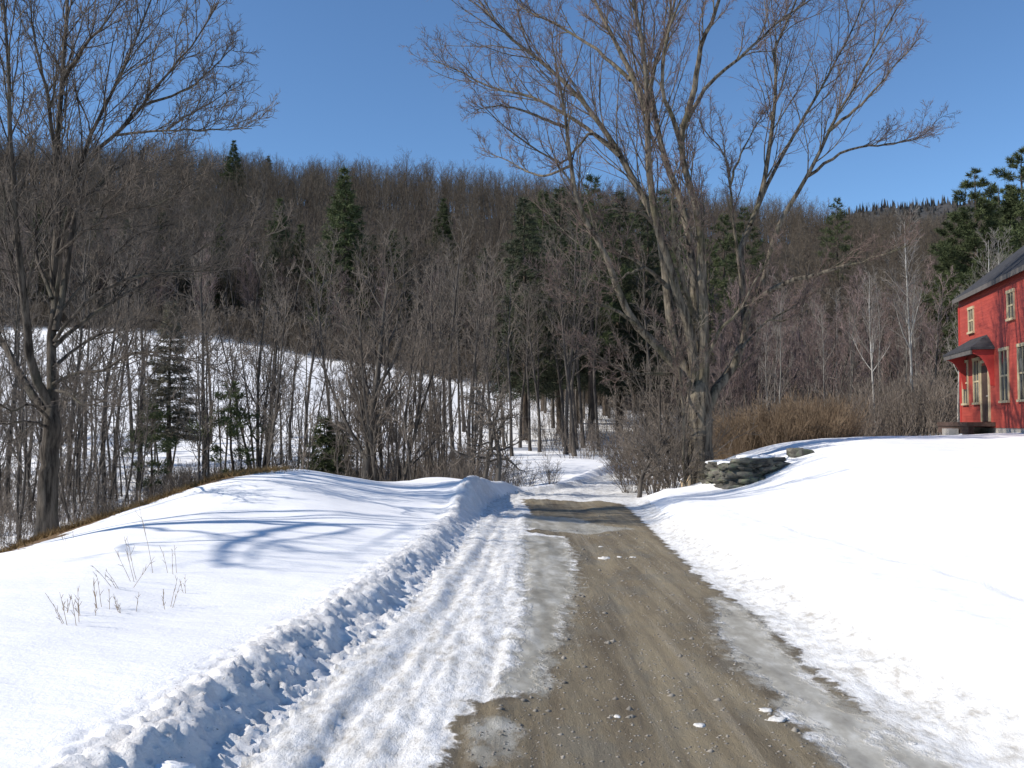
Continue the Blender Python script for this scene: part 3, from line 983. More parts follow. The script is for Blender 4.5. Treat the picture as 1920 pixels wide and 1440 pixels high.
maple_limbs = [
    LB(.05, .02, -.6, -1.6, (1284, 903), (1281, 830), (1279, 750), (1268, 670), (1250, 600)),
    LB(.165, .03, 0, -2.5, (1305, 745), (1276, 702), (1231, 648), (1189, 605), (1155, 534), (1132, 471), (1088, 395), (1073, 320), (1066, 270), (1056, 190), (1040, 120)),
    LB(.06, .015, -1.2, -4.5, (1205, 618), (1160, 585), (1109, 566), (1060, 540), (1010, 505)),
    LB(.19, .03, 0, 2.5, (1308, 740), (1276, 676), (1256, 600), (1246, 500), (1231, 416), (1202, 362), (1163, 294), (1133, 245), (1075, 171), (1006, 108), (937, 54), (890, -10)),
    LB(.08, .015, 1.3, 5, (1163, 294), (1094, 235), (1001, 184), (918, 162), (849, 127), (810, 112)),
    LB(.06, .012, 1.2, -1, (1150, 275), (1105, 250), (1062, 300), (1020, 290), (950, 240), (900, 195)),
    LB(.17, .03, 0, -1.5, (1306, 720), (1292, 620), (1262, 520), (1235, 430), (1219, 343), (1212, 196), (1207, 98), (1192, 20), (1170, -70), (1150, -160)),
    LB(.11, .02, -.8, 1.5, (1213, 210), (1182, 137), (1138, 49), (1100, -20), (1050, -90)),
    LB(.07, .015, 0, 4, (1182, 150), (1120, 95), (1050, 50), (990, 20), (930, -30)),
    LB(.18, .03, 0, 1.8, (1310, 720), (1307, 683), (1304, 579), (1297, 492), (1290, 440), (1275, 372), (1246, 294), (1231, 235), (1221, 157), (1236, 98), (1262, 20), (1280, -90)),
    LB(.2, .08, 0, -.8, (1316, 730), (1320, 665), (1318, 544), (1314, 440), (1299, 367), (1281, 294), (1280, 235)),
    LB(.11, .02, -.8, -3, (1280, 240), (1300, 171), (1314, 88), (1346, 10), (1360, -60), (1372, -150)),
    LB(.08, .012, -.8, 2.5, (1280, 240), (1310, 186), (1344, 142), (1398, 98), (1456, 44), (1520, 0), (1590, -60)),
    LB(.09, .012, -.8, -3.5, (1281, 290), (1262, 225), (1241, 171), (1251, 73), (1275, 0), (1300, -80)),
    LB(.185, .09, 0, 1.0, (1322, 775), (1345, 728), (1373, 690), (1396, 634), (1406, 579), (1425, 550)),
    LB(.11, .015, 1, -2.5, (1412, 572), (1456, 537), (1526, 516), (1581, 499), (1640, 485), (1705, 458)),
    LB(.13, .02, .9, 3, (1398, 620), (1391, 544), (1388, 460), (1407, 421), (1427, 362), (1447, 245), (1456, 162), (1451, 98), (1490, 10), (1510, -80)),
    LB(.08, .012, 1.5, 5, (1407, 421), (1456, 313), (1515, 210), (1584, 83), (1625, -10), (1650, -80)),
    LB(.1, .015, 1, 0, (1425, 550), (1455, 440), (1495, 362), (1530, 303), (1559, 235), (1603, 162), (1662, 49), (1700, -20)),
    LB(.06, .01, .6, 3.2, (1515, 330), (1584, 284), (1652, 272), (1711, 262), (1752, 238)),
    LB(.06, .01, .4, -2, (1555, 245), (1620, 190), (1680, 120), (1725, 70)),
    LB(.07, .012, 1, -1.5, (1393, 560), (1378, 440), (1368, 343), (1358, 289), (1325, 250), (1310, 225)),
    LB(.05, .01, 1, 2.5, (1368, 350), (1385, 300), (1410, 250), (1440, 200)),
    LB(.08, .02, .7, -1, (1248, 535), (1210, 502), (1165, 471), (1141, 462)),
    LB(.05, .012, -1, -2, (1210, 502), (1180, 512), (1160, 522), (1130, 518)),
    LB(.06, .01, 0, -3, (1262, 700), (1189, 700), (1144, 683), (1090, 640)),
    LB(.07, .015, .3, -1, (1236, 430), (1205, 402), (1143, 392), (1100, 410)),
    LB(.07, .012, 0, -2, (1322, 672), (1350, 620), (1385, 585), (1420, 520), (1450, 470)),
    LB(.1, .015, .3, -3, (1300, 600), (1270, 480), (1262, 430), (1262, 360), (1268, 300)),
    LB(.05, .012, 0, 1.5, (1390, 655), (1430, 610), (1480, 580), (1530, 545)),
    LB(.05, .01, 0, 3, (1073, 310), (1010, 330), (950, 300), (900, 280)),
    LB(.06, .01, 0, -2, (1062, 240), (1000, 215), (950, 200), (890, 205)),
]
big_maple = traced_tree('maple_tree', 27.0, [(1308, 908), (1312, 850), (1312, 800), (1310, 745), (1310, 705)], maple_limbs, 11, M['maple_bark'], M['maple_twig'], .4, 1.9, 7, 5, 1.0, sink=.35, n4=3, wb=.015, rm=.022, rl=.95)
tag(big_maple, 'huge bare maple with many upswept limbs beside the road and the ruined stone wall', 'tree')

left_limbs = [
    LB(.15, .03, 0, 1.0, (98, 760), (95, 660), (105, 600), (100, 520), (110, 400), (106, 272), (117, 155), (124, 58), (126, -40), (120, -130)),
    LB(.14, .02, 0, -1.5, (98, 765), (62, 700), (50, 620), (45, 560), (30, 440), (20, 250), (10, 50), (0, -80)),
    LB(.13, .02, 0, 1.5, (95, 790), (40, 705), (10, 650), (-30, 600), (-60, 480), (-90, 300)),
    LB(.1, .015, 0, 2.2, (104, 620), (130, 480), (152, 311), (175, 241), (202, 190), (233, 128), (257, 70), (285, -10), (300, -90)),
    LB(.07, .012, 1.2, -.5, (152, 311), (214, 253), (268, 198), (288, 167), (342, 105), (389, 43), (420, -20)),
    LB(.045, .01, .4, 2.5, (268, 198), (350, 167), (389, 136), (425, 100), (442, 85)),
    LB(.045, .01, .8, -1, (214, 253), (311, 245), (389, 243), (472, 242)),
    LB(.04, .01, .8, 1.8, (311, 245), (350, 218), (400, 190), (435, 160)),
    LB(.08, .012, .3, -1.2, (108, 330), (93, 210), (78, 128), (62, 58), (55, -40)),
    LB(.07, .012, .5, -1.2, (117, 150), (150, 100), (171, 70), (202, 35), (240, -30)),
    LB(.06, .01, .3, -2, (104, 560), (128, 404), (187, 393), (240, 340), (300, 310)),
    LB(.07, .01, 0, 2, (102, 650), (160, 600), (240, 550), (292, 521), (369, 474), (440, 425), (500, 400)),
    LB(.06, .01, 0, -1, (102, 640), (170, 560), (250, 520), (330, 510), (400, 500), (490, 440)),
    LB(.06, .01, 0, -2, (100, 720), (140, 700), (187, 697), (233, 670), (277, 660), (367, 677), (430, 705)),
    LB(.055, .01, 0, 2, (100, 690), (160, 640), (220, 620), (290, 600), (350, 640)),
    LB(.05, .01, 0, -2, (95, 800), (50, 790), (0, 795), (-50, 770)),
    LB(.05, .01, 0, -1.6, (98, 790), (60, 760), (20, 770), (-20, 740)),
    LB(.06, .01, 0, 1.6, (98, 560), (70, 480), (68, 380), (60, 280), (40, 180)),
    LB(.05, .01, 0, -2, (106, 480), (150, 440), (220, 400), (300, 380), (380, 330)),
    LB(.05, .01, 0, 2, (108, 380), (160, 370), (230, 310), (300, 300), (370, 280)),
    LB(.06, .01, .2, -1.5, (45, 560), (20, 480), (-10, 400), (-30, 300)),
    LB(.05, .01, 0, 1, (102, 600), (150, 540), (210, 480), (260, 440), (330, 420)),
    LB(.05, .01, 0, -2.5, (100, 730), (130, 740), (160, 760), (200, 750)),
]
lt = traced_tree('roadside_tree', 18.0, [(86, 1016), (90, 940), (93, 860), (98, 800), (99, 745)], left_limbs, 23, M['ash_bark'], M['ash_twig'], .185, 3.2, 7, 5, 1.0, sink=.3, n4=2, wb=.01, rl=.68, rm=.015, t0=.2)
tag(lt, 'large bare tree at the left edge rising from the brown grassy lip of the bank', 'tree')

# neighbours of that tree further left, outside the picture; their shadows cross the mound
def off_tree(loc, seed, h, stems, rz):
    t = bare_tree('roadside_tree', h, .36, seed, M['ash_bark'], M['ash_twig'], stems, .12, 15, 6, 3, .16, .36, (30, 65), 0, .5, .1, .13, .006, loc)
    t.rotation_euler.z = rz
    return t


x_, y_ = -14.2, 10.9
z_ = gz(x_, y_)


def caster(px, py, z, xc):
    """the bough point at x = xc whose shadow falls on the mound where the photograph shows it"""
    Y = (CAMZ - z) * F / (py - 790); X = (px - 960) / F * Y
    return np.array([X, Y, z]) - np.array(ldir) * ((X - xc) / ldir.x)


def T(*p): return np.array([x_, y_, z_]) + np.array(p, float)


off_limbs = [
    LB(.15, .02, None, 0, T(0, 0, 8), T(.1, .1, 9), T(.2, -.1, 10), T(.2, .2, 11), T(.4, .1, 12)),
    LB(.12, .02, None, 0, T(0, 0, 5), T(.2, .8, 7), T(.3, 1.2, 8.6), T(.1, 1.5, 10), T(.3, 1.9, 11.5)),
    LB(.15, .03, None, 0, T(0, 0, 7.2), caster(520, 948, .38, x_ + .1), caster(470, 962, .36, x_), caster(425, 985, .33, x_ - .1), caster(395, 1005, .3, x_ - .2), caster(383, 1045, .25, x_)),
    LB(.05, .01, None, 0, caster(425, 985, .33, x_ - .1), caster(370, 992, .3, x_ - .3), caster(300, 1002, .25, x_ - .4), caster(246, 1020, .15, x_ - .3), caster(262, 1052, .12, x_ - .2)),
    LB(.07, .012, None, 0, T(0, 0, 8), caster(600, 950, .38, x_ + .2), caster(540, 968, .36, x_ + .4), caster(480, 988, .32, x_ + .6), caster(450, 1008, .3, x_ + .5), caster(425, 1038, .27, x_ + .6)),
    LB(.055, .012, None, 0, T(0, 0, 8.6), caster(700, 948, .3, x_ + .2), caster(680, 975, .28, x_ + .3), caster(640, 1000, .26, x_ + .3)),
    LB(.055, .012, None, 0, T(0, 0, 8.2), T(.2, -1.2, 9.2), T(.1, -2.3, 10), T(.2, -3.4, 10.8)),
    LB(.055, .012, None, 0, T(0, 0, 6), T(-.8, 1.0, 7), T(-1.6, 2.2, 8.3), T(-2, 3.4, 10)),
    LB(.055, .012, None, 0, T(0, 0, 7), T(1.2, .8, 8), T(2.4, 1.6, 8.8), T(3.4, 2.8, 10)),
]
t = traced_tree('roadside_tree', 0, np.array([T(0, 0, 0), T(.05, 0, 2), T(0, .05, 4), T(.05, 0, 6), T(0, 0, 8.4)]), off_limbs, 71, M['ash_bark'], M['ash_twig'], .2, 1.3, 4, 3, 1.0, sink=.3, n4=0, rm=.02)
tag(t, 'bare forked tree left of the snowy mound whose shadow crosses the mound', 'tree')
x_, y_ = -17.5, 14.5
t = off_tree((x_, y_, gz(x_, y_)), 77, 10.5, 3, 2.0)
tag(t, 'bare triple stemmed tree down the slope left of the mound', 'tree')

# ------------------------------------------------------------------ middle distance: single trees
def put(src, px, Y, rz=0, s=1.0, label=None, group=None, first=False, tilt=(0, 0), sz=None):
    x = (px - 960) / F * Y
    loc = (x, Y, gz(x, Y, .05))
    sc_ = (s, s, sz or s)
    if first:
        src.location = loc; src.rotation_euler = (tilt[0], tilt[1], rz); src.scale = sc_
        if label: src['label'] = label
        if group: src['group'] = group
        return src
    return copy_tree(src, loc, rz, sc_, label, group, tilt)


rngp = np.random.default_rng(5)

# fan of stems left of centre
t = bare_tree('maple_tree', 9.6, .17, 31, M['grey_bark'], M['ash_twig'], 1, .1, 18, 8, 4, .22, .52, (25, 48), .02, .6, .12, .08, .007, n4=2)
tag(t, None, 'tree'); put(t, 682, 30.5, .4, 1, 'dark trunked bare tree standing behind the middle of the snowy mound', None, True)
t = bare_tree('maple_tree', 9.0, .085, 37, M['grey_bark'], M['ash_twig'], 9, .34, 10, 7, 4, .25, .34, (18, 38), 0, .55, .12, .07, .007, n4=1)
tag(t, None, 'tree'); put(t, 722, 31.5, 1.4, 1, 'many stemmed bare tree fanning out just right of the dark trunked one behind the mound', None, True)
t = bare_tree('maple_tree', 11, .1, 41, M['grey_bark'], M['grey_twig'], 8, .24, 11, 7, 4, .2, .3, (18, 40), 0, .5, .1, .07, .008, n4=1)
tag(t, None, 'tree'); put(t, 487, 44, 0, 1, 'sheaf of dark upright stems beside the small green pine', None, True)

# crooked apple trees at the bend
t = bare_tree('apple_tree', 3.4, .085, 52, M['grey_bark'], M['grey_twig'], 1, .3, 13, 8, 5, .22, .6, (40, 75), .05, .6, .05, .22, .006, n4=2)
tag(t, None, 'tree'); put(t, 932, 26.5, .3, 1, 'small crooked fruit tree forking low, right one of the pair by the snow bank', None, True)
put(t, 908, 27.2, 2.6, 1.0, 'crooked fruit tree leaning left, left one of the pair by the snow bank', None, tilt=(0, -.25))
put(t, 1198, 26.2, 4.0, .85, 'thin bare tree leaning left over the bend in front of the brush', None, tilt=(.1, -.45))

lab_s = ['thin leaning stem among the bushes left of the huge maple, furthest right', 'thin stem leaning left beside the maple trunk, second from the right', 'thin leaning stem in the middle of the bushes left of the maple', 'thin leaning stem over the dense bushes left of the maple, furthest left']
_sap = bare_tree('sapling', 6.5, .04, 56, M['grey_bark'], M['grey_twig'], 3, .2, 12, 6, 4, .2, .3, (20, 50), 0, .5, .1, .08, .005, n4=1)
_sap['category'] = 'tree'
for i, (px_, Y_) in enumerate([(1284, 28.3), (1262, 27.6), (1236, 28.6), (1205, 30)]):
    put(_sap, px_, Y_, i * 1.7, 1.0 - .06 * i, lab_s[i], 'thin leaning stems left of the maple', i == 0, (0, -.16 - .05 * i))

# conifers
lar = conifer('larch_tree', 10.5, 2.1, .25, 61, M['conifer_bark'], M['dull_needle'], 'spruce', gap=.3, per=9, nl=.32, nw=.04, dens=1.7)
tag(lar, None, 'tree'); put(lar, 320, 45, 0, .95, 'grey green conifer column standing in front of the open snow slope', None, True, sz=.85)
pn1 = conifer('pine_tree', 5.2, 2.0, .22, 62, M['conifer_bark'], M['pine'], 'pine', gap=.24, per=7, nl=.24, nw=.036, dens=2.2)
tag(pn1, None, 'tree'); put(pn1, 443, 40, 0, 1, 'small bright green pine behind the left end of the mound', None, True)
put(pn1, 290, 37, 2, .8, 'low dark pine half hidden in saplings left of the bright green pine', None)
hm = conifer('hemlock_tree', 4.2, 1.9, .03, 63, M['conifer_bark'], M['pine'], 'hemlock', gap=.24, per=9, nl=.24, nw=.045, dens=2.0)
tag(hm, None, 'tree'); put(hm, 597, 38, 0, .95, 'short bushy dark green hemlock behind the top of the mound', None, True)
put(hm, 635, 43, 1, .75, 'smaller bushy hemlock right of the bushy one behind the mound', None)

# dark tall conifers beyond the bend
big_h = conifer('hemlock_tree', 20, 4.4, .2, 64, M['conifer_bark'], M['hemlock'], 'hemlock', gap=.5, per=7, nl=.5, nw=.06, dens=1.0, r=.3)
tag(big_h, None, 'tree')
big_p = conifer('pine_tree', 21, 4.4, .34, 65, M['conifer_bark'], M['pine'], 'pine', gap=.5, per=6, nl=.5, nw=.055, dens=1.25, r=.3)
tag(big_p, None, 'tree')
gdark = 'tall dark evergreens beyond the bend of the road'
put(big_h, 985, 62, 0, .85, 'tall dark hemlock beyond the crooked fruit trees, the leftmost trunk of the dark grove', gdark, True)
ORD2 = ['second', 'third', 'fourth', 'fifth', 'sixth', 'seventh', 'eighth', 'ninth', 'tenth']
_o = np.argsort(np.argsort([1050, 1108, 1160, 1215, 1020, 1135, 1250, 1190, 1085]))
lab = ['tall dark evergreen in the shady grove beyond the bend, %s trunk from the left' % ORD2[i] for i in _o]
spots = [(1050, 66, .92, 0), (1108, 63, .88, 1), (1160, 70, .95, 0), (1215, 66, .9, 0), (1020, 82, .95, 1), (1135, 84, 1.0, 0), (1250, 76, .95, 1), (1190, 90, .95, 1), (1085, 76, .95, 0)]
first_p = True
for (px, Y, s, k), lb in zip(spots, lab):
    if k and first_p:
        put(big_p, px, Y, rngp.random() * 6, s, lb, gdark, True); first_p = False
    else:
        put(big_p if k else big_h, px, Y, rngp.random() * 6, s, lb, gdark)
for px, Y, s, lb in [(1360, 88, .95, 'dark evergreen seen behind the right limb of the huge maple'),
                     (1330, 82, .8, 'dark evergreen seen straight behind the trunk forks of the huge maple'),
                     (1000, 100, .95, 'green evergreen on the wooded slope above the dark grove'),
                     (1400, 125, 1.0, 'dark evergreen crown on the slope right of the huge maple'),
                     (1575, 150, 1.0, 'round dark pine crown high on the slope at the right')]:
    put(big_p, px, Y, rngp.random() * 6, s, lb, None)
# pines behind the house
wp = conifer('pine_tree', 20, 4.8, .16, 66, M['conifer_bark'], M['pine'], 'pine', gap=.42, per=8, nl=.36, nw=.05, dens=3.2, r=.32)
tag(wp, None, 'tree')
put(wp, 1838, 57, 0, .82, 'tall white pine with a ragged top rising just left of the house roof', None, True)
put(wp, 1925, 60, 2, .92, 'tall white pine rising behind the house roof at the right edge', None)
put(wp, 1880, 66, 4, .86, 'pine between and behind the two tall ones over the house', None)
put(wp, 1990, 52, 1, .9, 'pine behind the house beyond the right edge', None)
put(wp, 1795, 66, 3, .78, 'pine left of the tall ragged topped one behind the house', None)
put(wp, 1880, 58, 3.3, .62, 'lower dark pine filling the gap between the tall ones over the roof', None)
put(wp, 1800, 63, 3, .62, 'shorter pine at the left foot of the pines behind the house', None)
put(wp, 1850, 50, 5, .5, 'low dark pine directly behind the corner of the house', None)

# spruce on the field edge and evergreens along the skyline
sp = conifer('spruce_tree', 20, 5.4, .1, 67, M['conifer_bark'], M['pine'], 'spruce', gap=.6, per=8, nl=.7, nw=.085, dens=.9, r=.28)
tag(sp, None, 'tree')
put(sp, 642, 112, 0, 1.1, 'tall pointed spruce standing out dark green at the top edge of the snow field', None, True)
put(sp, 560, 118, 1, .7, 'shorter dark spruce left of the tall pointed spruce', None)
put(sp, 735, 112, 2, .75, 'dark spruce low on the wood edge right of the tall pointed spruce', None)
put(sp, 432, 200, 3, .85, 'dark blunt evergreen standing near the skyline at the left', None)
put(sp, 520, 135, 3, .8, 'dark evergreen deep in the wood left of the tall pointed spruce', None)
put(sp, 830, 150, 3, .8, 'dark evergreen in the wood between the pointed spruce and the dark grove', None)
gdk = 'dark evergreens in the wood above the snow field'
_sp = [(70, 122), (120, 118), (175, 128), (235, 120), (300, 126), (345, 119), (410, 122), (470, 128), (520, 116), (600, 130), (700, 125), (760, 119), (870, 112), (905, 106), (940, 104), (960, 118)]
for i, (px, Y) in enumerate(_sp):
    put(big_h if i % 3 else sp, px, Y, i * 1.3, .5 + .22 * rngp.random(), 'dark evergreen in the wood above the snow field, %s from the left' % ['first', 'second', 'third', 'fourth', 'fifth', 'sixth', 'seventh', 'eighth', 'ninth', 'tenth', 'eleventh', 'twelfth', 'thirteenth', 'fourteenth', 'fifteenth', 'sixteenth'][i], gdk)
gsk = 'small evergreens poking up along the skyline'
for px, s in [(372, .75), (452, .6), (498, .95), (540, .65), (592, .75), (668, .7), (690, .75), (345, .6), (788, .65), (1110, .6), (250, .6), (1375, .8), (1660, .6)]:
    put(sp, px, 247 + rngp.random() * 8, rngp.random() * 6, s * .72, 'small pointed evergreen poking above the bare trees on the skyline', gsk)

# ------------------------------------------------------------------ thin trees of the valley (each its own object)
def proto_bare(kind, **kw):
    t = bare_tree(kind, **kw)
    t['category'] = 'tree'
    return [t, False]


thin = [proto_bare('sapling', h=9, r=.055, seed=81 + i, bark=M['grey_bark'], twig=M['grey_twig'], n1=16, n2=7, n3=4, first=.22, lim=.22, ang=(28, 60), wob=.1, twig_r=.006, n4=2) for i in range(4)]
pole = [proto_bare('bare_tree', h=13, r=.11, seed=91 + i, bark=M['grey_bark'], twig=M['grey_twig'], n1=18, n2=7, n3=3, first=.4, lim=.26, ang=(28, 60), wob=.09, twig_r=.008, n4=1) for i in range(3)]
multi = [proto_bare('bare_tree', h=8, r=.05, seed=101 + i, bark=M['grey_bark'], twig=M['grey_twig'], stems=5, spread=.25, n1=9, n2=5, n3=3, first=.25, lim=.25, ang=(20, 50), wob=.1, twig_r=.006) for i in range(2)]
pale = [proto_bare('sapling', h=9, r=.036, seed=111 + i, bark=M['pale_bark'], twig=M['pale_twig'], n1=16, n2=6, n3=3, first=.3, lim=.22, ang=(20, 45), wob=.08, twig_r=.007) for i in range(2)]
purp = [proto_bare('bare_tree', h=11, r=.09, seed=121 + i, bark=M['grey_bark'], twig=M['purple_twig'], stems=1 + 2 * (i % 2), n1=18, n2=8, n3=4, first=.2, lim=.32, ang=(22, 48), wob=.09, twig_r=.009, n4=1) for i in range(3)]
birch = [proto_bare('birch_tree', h=12, r=.075, seed=131 + i, bark=M['birch_bark'], twig=M['birch_twig'], n1=20, n2=8, n3=4, first=.4, lim=.3, ang=(20, 45), rk=.6, wob=.04, twig_r=.007) for i in range(2)]


ORD = ['first', 'second', 'third', 'fourth', 'fifth', 'sixth', 'seventh', 'eighth', 'ninth', 'tenth', 'eleventh', 'twelfth', 'thirteenth', 'fourteenth', 'fifteenth',
       'sixteenth', 'seventeenth', 'eighteenth', 'nineteenth', 'twentieth']


def place(pro, px, Y, s, label, group=None, tilt=(0, 0)):
    put(pro[0], px, Y, rngp.random() * 6.28, s, label, group, not pro[1], tilt)
    pro[1] = True


gv = 'thin bare saplings in the wet strip behind the mound'
for i in range(150):
    px = rngp.uniform(-60, 900); Y = rngp.uniform(29, 50)
    x = (px - 960) / F * Y
    if (265 < px < 375 and Y < 47) or (395 < px < 485 and Y < 42) or (565 < px < 640 and Y < 40):
        continue
    p = thin[i % 4]
    place(p, px, Y, rngp.uniform(.6, 1.05) * (1 if Y > 33 else .85), 'thin bare grey sapling in the strip of saplings behind the mound', gv, (rngp.normal() * .05, rngp.normal() * .05))
for i in range(26):
    place(multi[i % 2], (rngp.uniform(-40, 250) if i % 2 else rngp.uniform(500, 960)), rngp.uniform(33, 58), rngp.uniform(.6, .95), 'bare clump of thin grey stems in the strip behind the mound', 'many stemmed bare clumps behind the mound')
gp = 'slender bare trunks along the foot of the snow slope'
slope_spots = [(-30, 40), (15, 36), (55, 45), (130, 43), (200, 34), (212, 40), (262, 42), (384, 42), (395, 55), (250, 52), (160, 50), (545, 50), (575, 54), (620, 50)]
for px, Y in slope_spots:
    n_ = sum(q[0] < px for q in slope_spots)
    place(pole[rngp.integers(3)], px, Y, rngp.uniform(.75, 1.0), 'slender straight bare tree at the foot of the snow slope, %s from the left' % ORD[n_], gp)
gq = 'straight dark trunks left of the evergreen grove'
dark_spots = [(806, 60), (822, 56), (850, 50), (862, 55), (880, 52), (900, 57), (922, 52), (945, 58), (870, 64), (960, 52), (835, 66), (785, 58), (975, 58)]
for px, Y in dark_spots:
    n_ = sum(q[0] < px for q in dark_spots)
    place(pole[rngp.integers(3)], px, Y, rngp.uniform(.8, 1.05), 'straight dark trunk before the snow slope, %s from the left in the row' % ORD[n_], gq)
gg = 'bare trees mixed into the shady grove beyond the bend'
for i in range(34):
    place(pole[i % 3], rngp.uniform(990, 1330), rngp.uniform(50, 86), rngp.uniform(.8, 1.15), 'bare thin trunk among the dark evergreens beyond the bend', gg)
gr_ = 'purplish bare trees behind the right hand snow field'
for i in range(46):
    place(purp[i % 3], rngp.uniform(1335, 1770), rngp.uniform(50, 84), rngp.uniform(.7, 1.1), 'purplish brown bare tree in the thicket behind the right hand snow field', gr_)
gpl = 'pale slender trees in front of the purplish thicket'
for i in range(20):
    place(pale[i % 2], rngp.uniform(1390, 1790), rngp.uniform(44, 64), rngp.uniform(.8, 1.1), 'pale slender bare tree standing before the purplish thicket at the right', gpl)
place(birch[0], 1712, 44, .88, 'white birch leaning slightly right in the wood left of the house', None, (0, .12))
place(birch[1], 1796, 40, .55, 'thin white birch standing just left of the house corner', None, (0, -.03))
place(birch[1], 1642, 43, .7, 'white stemmed birch above the right end of the orange brown brush', None)
for px in (1858, 1884):
    place(birch[0], px, 46, .82, 'pale birch crown showing above the house roof in front of the pines', 'pale birches behind the house')
place(birch[0], 845, 108, .9, 'white trunked birch at the top of the snow field right of the pointed spruce', None)
place(birch[1], 700, 112, .8, 'white trunked birch close beside the pointed spruce at the field edge', None)

# front row of the hill wood
ge = 'bare trees along the upper edge of the snow field'
for i in range(62):
    px = -40 + i * 17.5 + rngp.uniform(-8, 8)
    e = np.interp(px, EDGE[:, 0], EDGE[:, 1])
    Y = np.interp(px, [0, 500, 1000], [107, 107, 94]) + rngp.uniform(0, 7)
    place((pole + purp)[i % 5], px, Y, rngp.uniform(.85, 1.25), 'bare tree in the front row of the wood at the top of the snow field', ge)

# ------------------------------------------------------------------ brush and undergrowth
gb = 'leafless bushes along the bend'
sh_a = shrub('bush', 2.6, 141, M['grey_twig'], 26, .8, 7, 4, .014, tw=.005)
sh_a['category'] = 'bush'
for i, (px, Y, s, lb) in enumerate([(1262, 26.2, .95, 'tangled grey bush leaning out left of the huge maple trunk'), (1228, 27.4, .95, 'dense grey bush between the leaning thin tree and the maple'),
                                    (1180, 29, .8, 'low grey bush at the bend below the grove'), (1030, 31, .45, 'small twiggy bush standing in bright snow beyond the crest'),
                                    (1250, 31, 1.2, 'tall grey bush behind the maple, hiding the bend'), (1205, 33, 1.1, 'tall grey bush beyond the bend'), (1290, 30, 1.3, 'grey bush directly behind the maple trunk'),
                                    (985, 33, .5, 'short bush right of the crooked fruit trees'), (1165, 36, .9, 'round grey bush at the right of the opening')]):
    put(sh_a, px, Y, i * 1.1, s, lb, None, i == 0)
sp_m = shrub('bush', 2.2, 143, M['orange_twig'], 5, .5, 4, 2, .01)
sp_m['category'] = 'bush'
put(sp_m, 1362, 25.6, 0, .4, 'small clump of brown stems in the snow at the left end of the stone wall', None, True)


def thicket(name, pts, h, mat, label, cat, seed, stems=16, spread=.45, n1=6, n2=3, r=.012, tw=.005):
    """a mass of stems nobody could count: one object"""
    rng = np.random.default_rng(seed)
    protos = []
    for k in range(4):
        P0 = []
        az = rng.random(stems) * 6.28; spd = rng.random(stems) ** .7 * spread
        p = np.stack([np.cos(az) * .5 * rng.random(stems), np.sin(az) * .5 * rng.random(stems), np.full(stems, -.15)], -1)
        d = np.stack([np.cos(az) * spd, np.sin(az) * spd, np.ones(stems)], -1)
        P = np.zeros((stems, 7, 3)); L = rng.uniform(.55, 1.1, stems)
        for q in range(7):
            P[:, q] = p
            d = unit(d + rng.normal(size=(stems, 3)) * .09); p = p + d * (L / 6)[:, None]
        R = (r / 1.0) * np.linspace(1, .3, 7)[None] * rng.uniform(.6, 1.2, (stems, 1))
        gg_ = Geo(); gg_.tubes(P, R, 3)
        P1, R1 = grow(P, R, n1, rng, (.2, .97), (18, 45), .4, 3, .1, .1, .6, tw, .06, .5)
        gg_.tubes(P1, R1, 3)
        if n2:
            P2, R2 = grow(P1, R1, n2, rng, (.2, .97), (18, 45), .5, 2, .1, .1, .7, tw, .04, .5)
            D = P2[:, -1] - P2[:, 0]; gg_.blades(P2[:, 0], unit(D), np.linalg.norm(D, axis=1), tw * 2, rng)
        protos.append(gg_.data())
    G = Geo(); zz = gzs(pts)
    for i, (p, z) in enumerate(zip(pts, zz)):
        v, q, t = protos[i % 4]
        a = rng.random() * 6.28; s = h * rng.uniform(.65, 1.2)
        w = v.copy(); w[:, :2] *= s * .8; w[:, 2] *= s
        w = np.stack([w[:, 0] * math.cos(a) - w[:, 1] * math.sin(a) + p[0], w[:, 0] * math.sin(a) + w[:, 1] * math.cos(a) + p[1], w[:, 2] + z], -1)
        G.add(w, q, t)
    o = G.build(name, mat)
    tag(o, label, cat, None, 'stuff')
    return o


def scatter(n, px0, px1, Y0, Y1, seed):
    r = np.random.default_rng(seed)
    px = r.uniform(px0, px1, n); Y = r.uniform(Y0, Y1, n)
    return np.stack([(px - 960) / F * Y, Y], -1)


thicket('brush', scatter(150, 1335, 1575, 34, 42, 1), 2.0, M['orange_twig'], 'dense orange brown brush behind the crest of the right hand snow field', 'brush', 151, 22, .5, 8, 4, .006, .004)
thicket('undergrowth', np.vstack([scatter(260, -80, 900, 28, 46, 2), scatter(170, 280, 960, 30, 44, 3)]), 1.6, M['grey_twig'], 'tangled grey undergrowth between the saplings behind the mound', 'undergrowth', 152, 14, .6, 6, 3, .009, .005)
thicket('thicket', np.vstack([scatter(170, 1340, 1790, 46, 70, 4), scatter(40, 1590, 1790, 40, 48, 6)]), 3.2, M['grey_twig'], 'grey thicket filling the ground under the trees left of the house', 'thicket', 153, 16, .4, 6, 3, .008, .004)
thicket('scrub', np.vstack([scatter(110, 980, 1340, 50, 90, 7)]), 2.4, M['grey_twig'], 'low dark scrub on the floor of the shady grove', 'scrub', 154, 12, .5, 5, 2, .008, .004)

_px = np.random.default_rng(55).uniform(-60, 1150, 420)
_Y = np.interp(_px, [0, 500, 1000], [106, 106, 93]) + np.random.default_rng(56).uniform(-2.5, 6, 420)
thicket('edge_brush', np.stack([(_px - 960) / F * _Y, _Y], -1), 3.6, M['hill_twig'], 'brown brush fringing the wood along the top of the snow field', 'brush', 155, 14, .5, 6, 3, .008, .006)

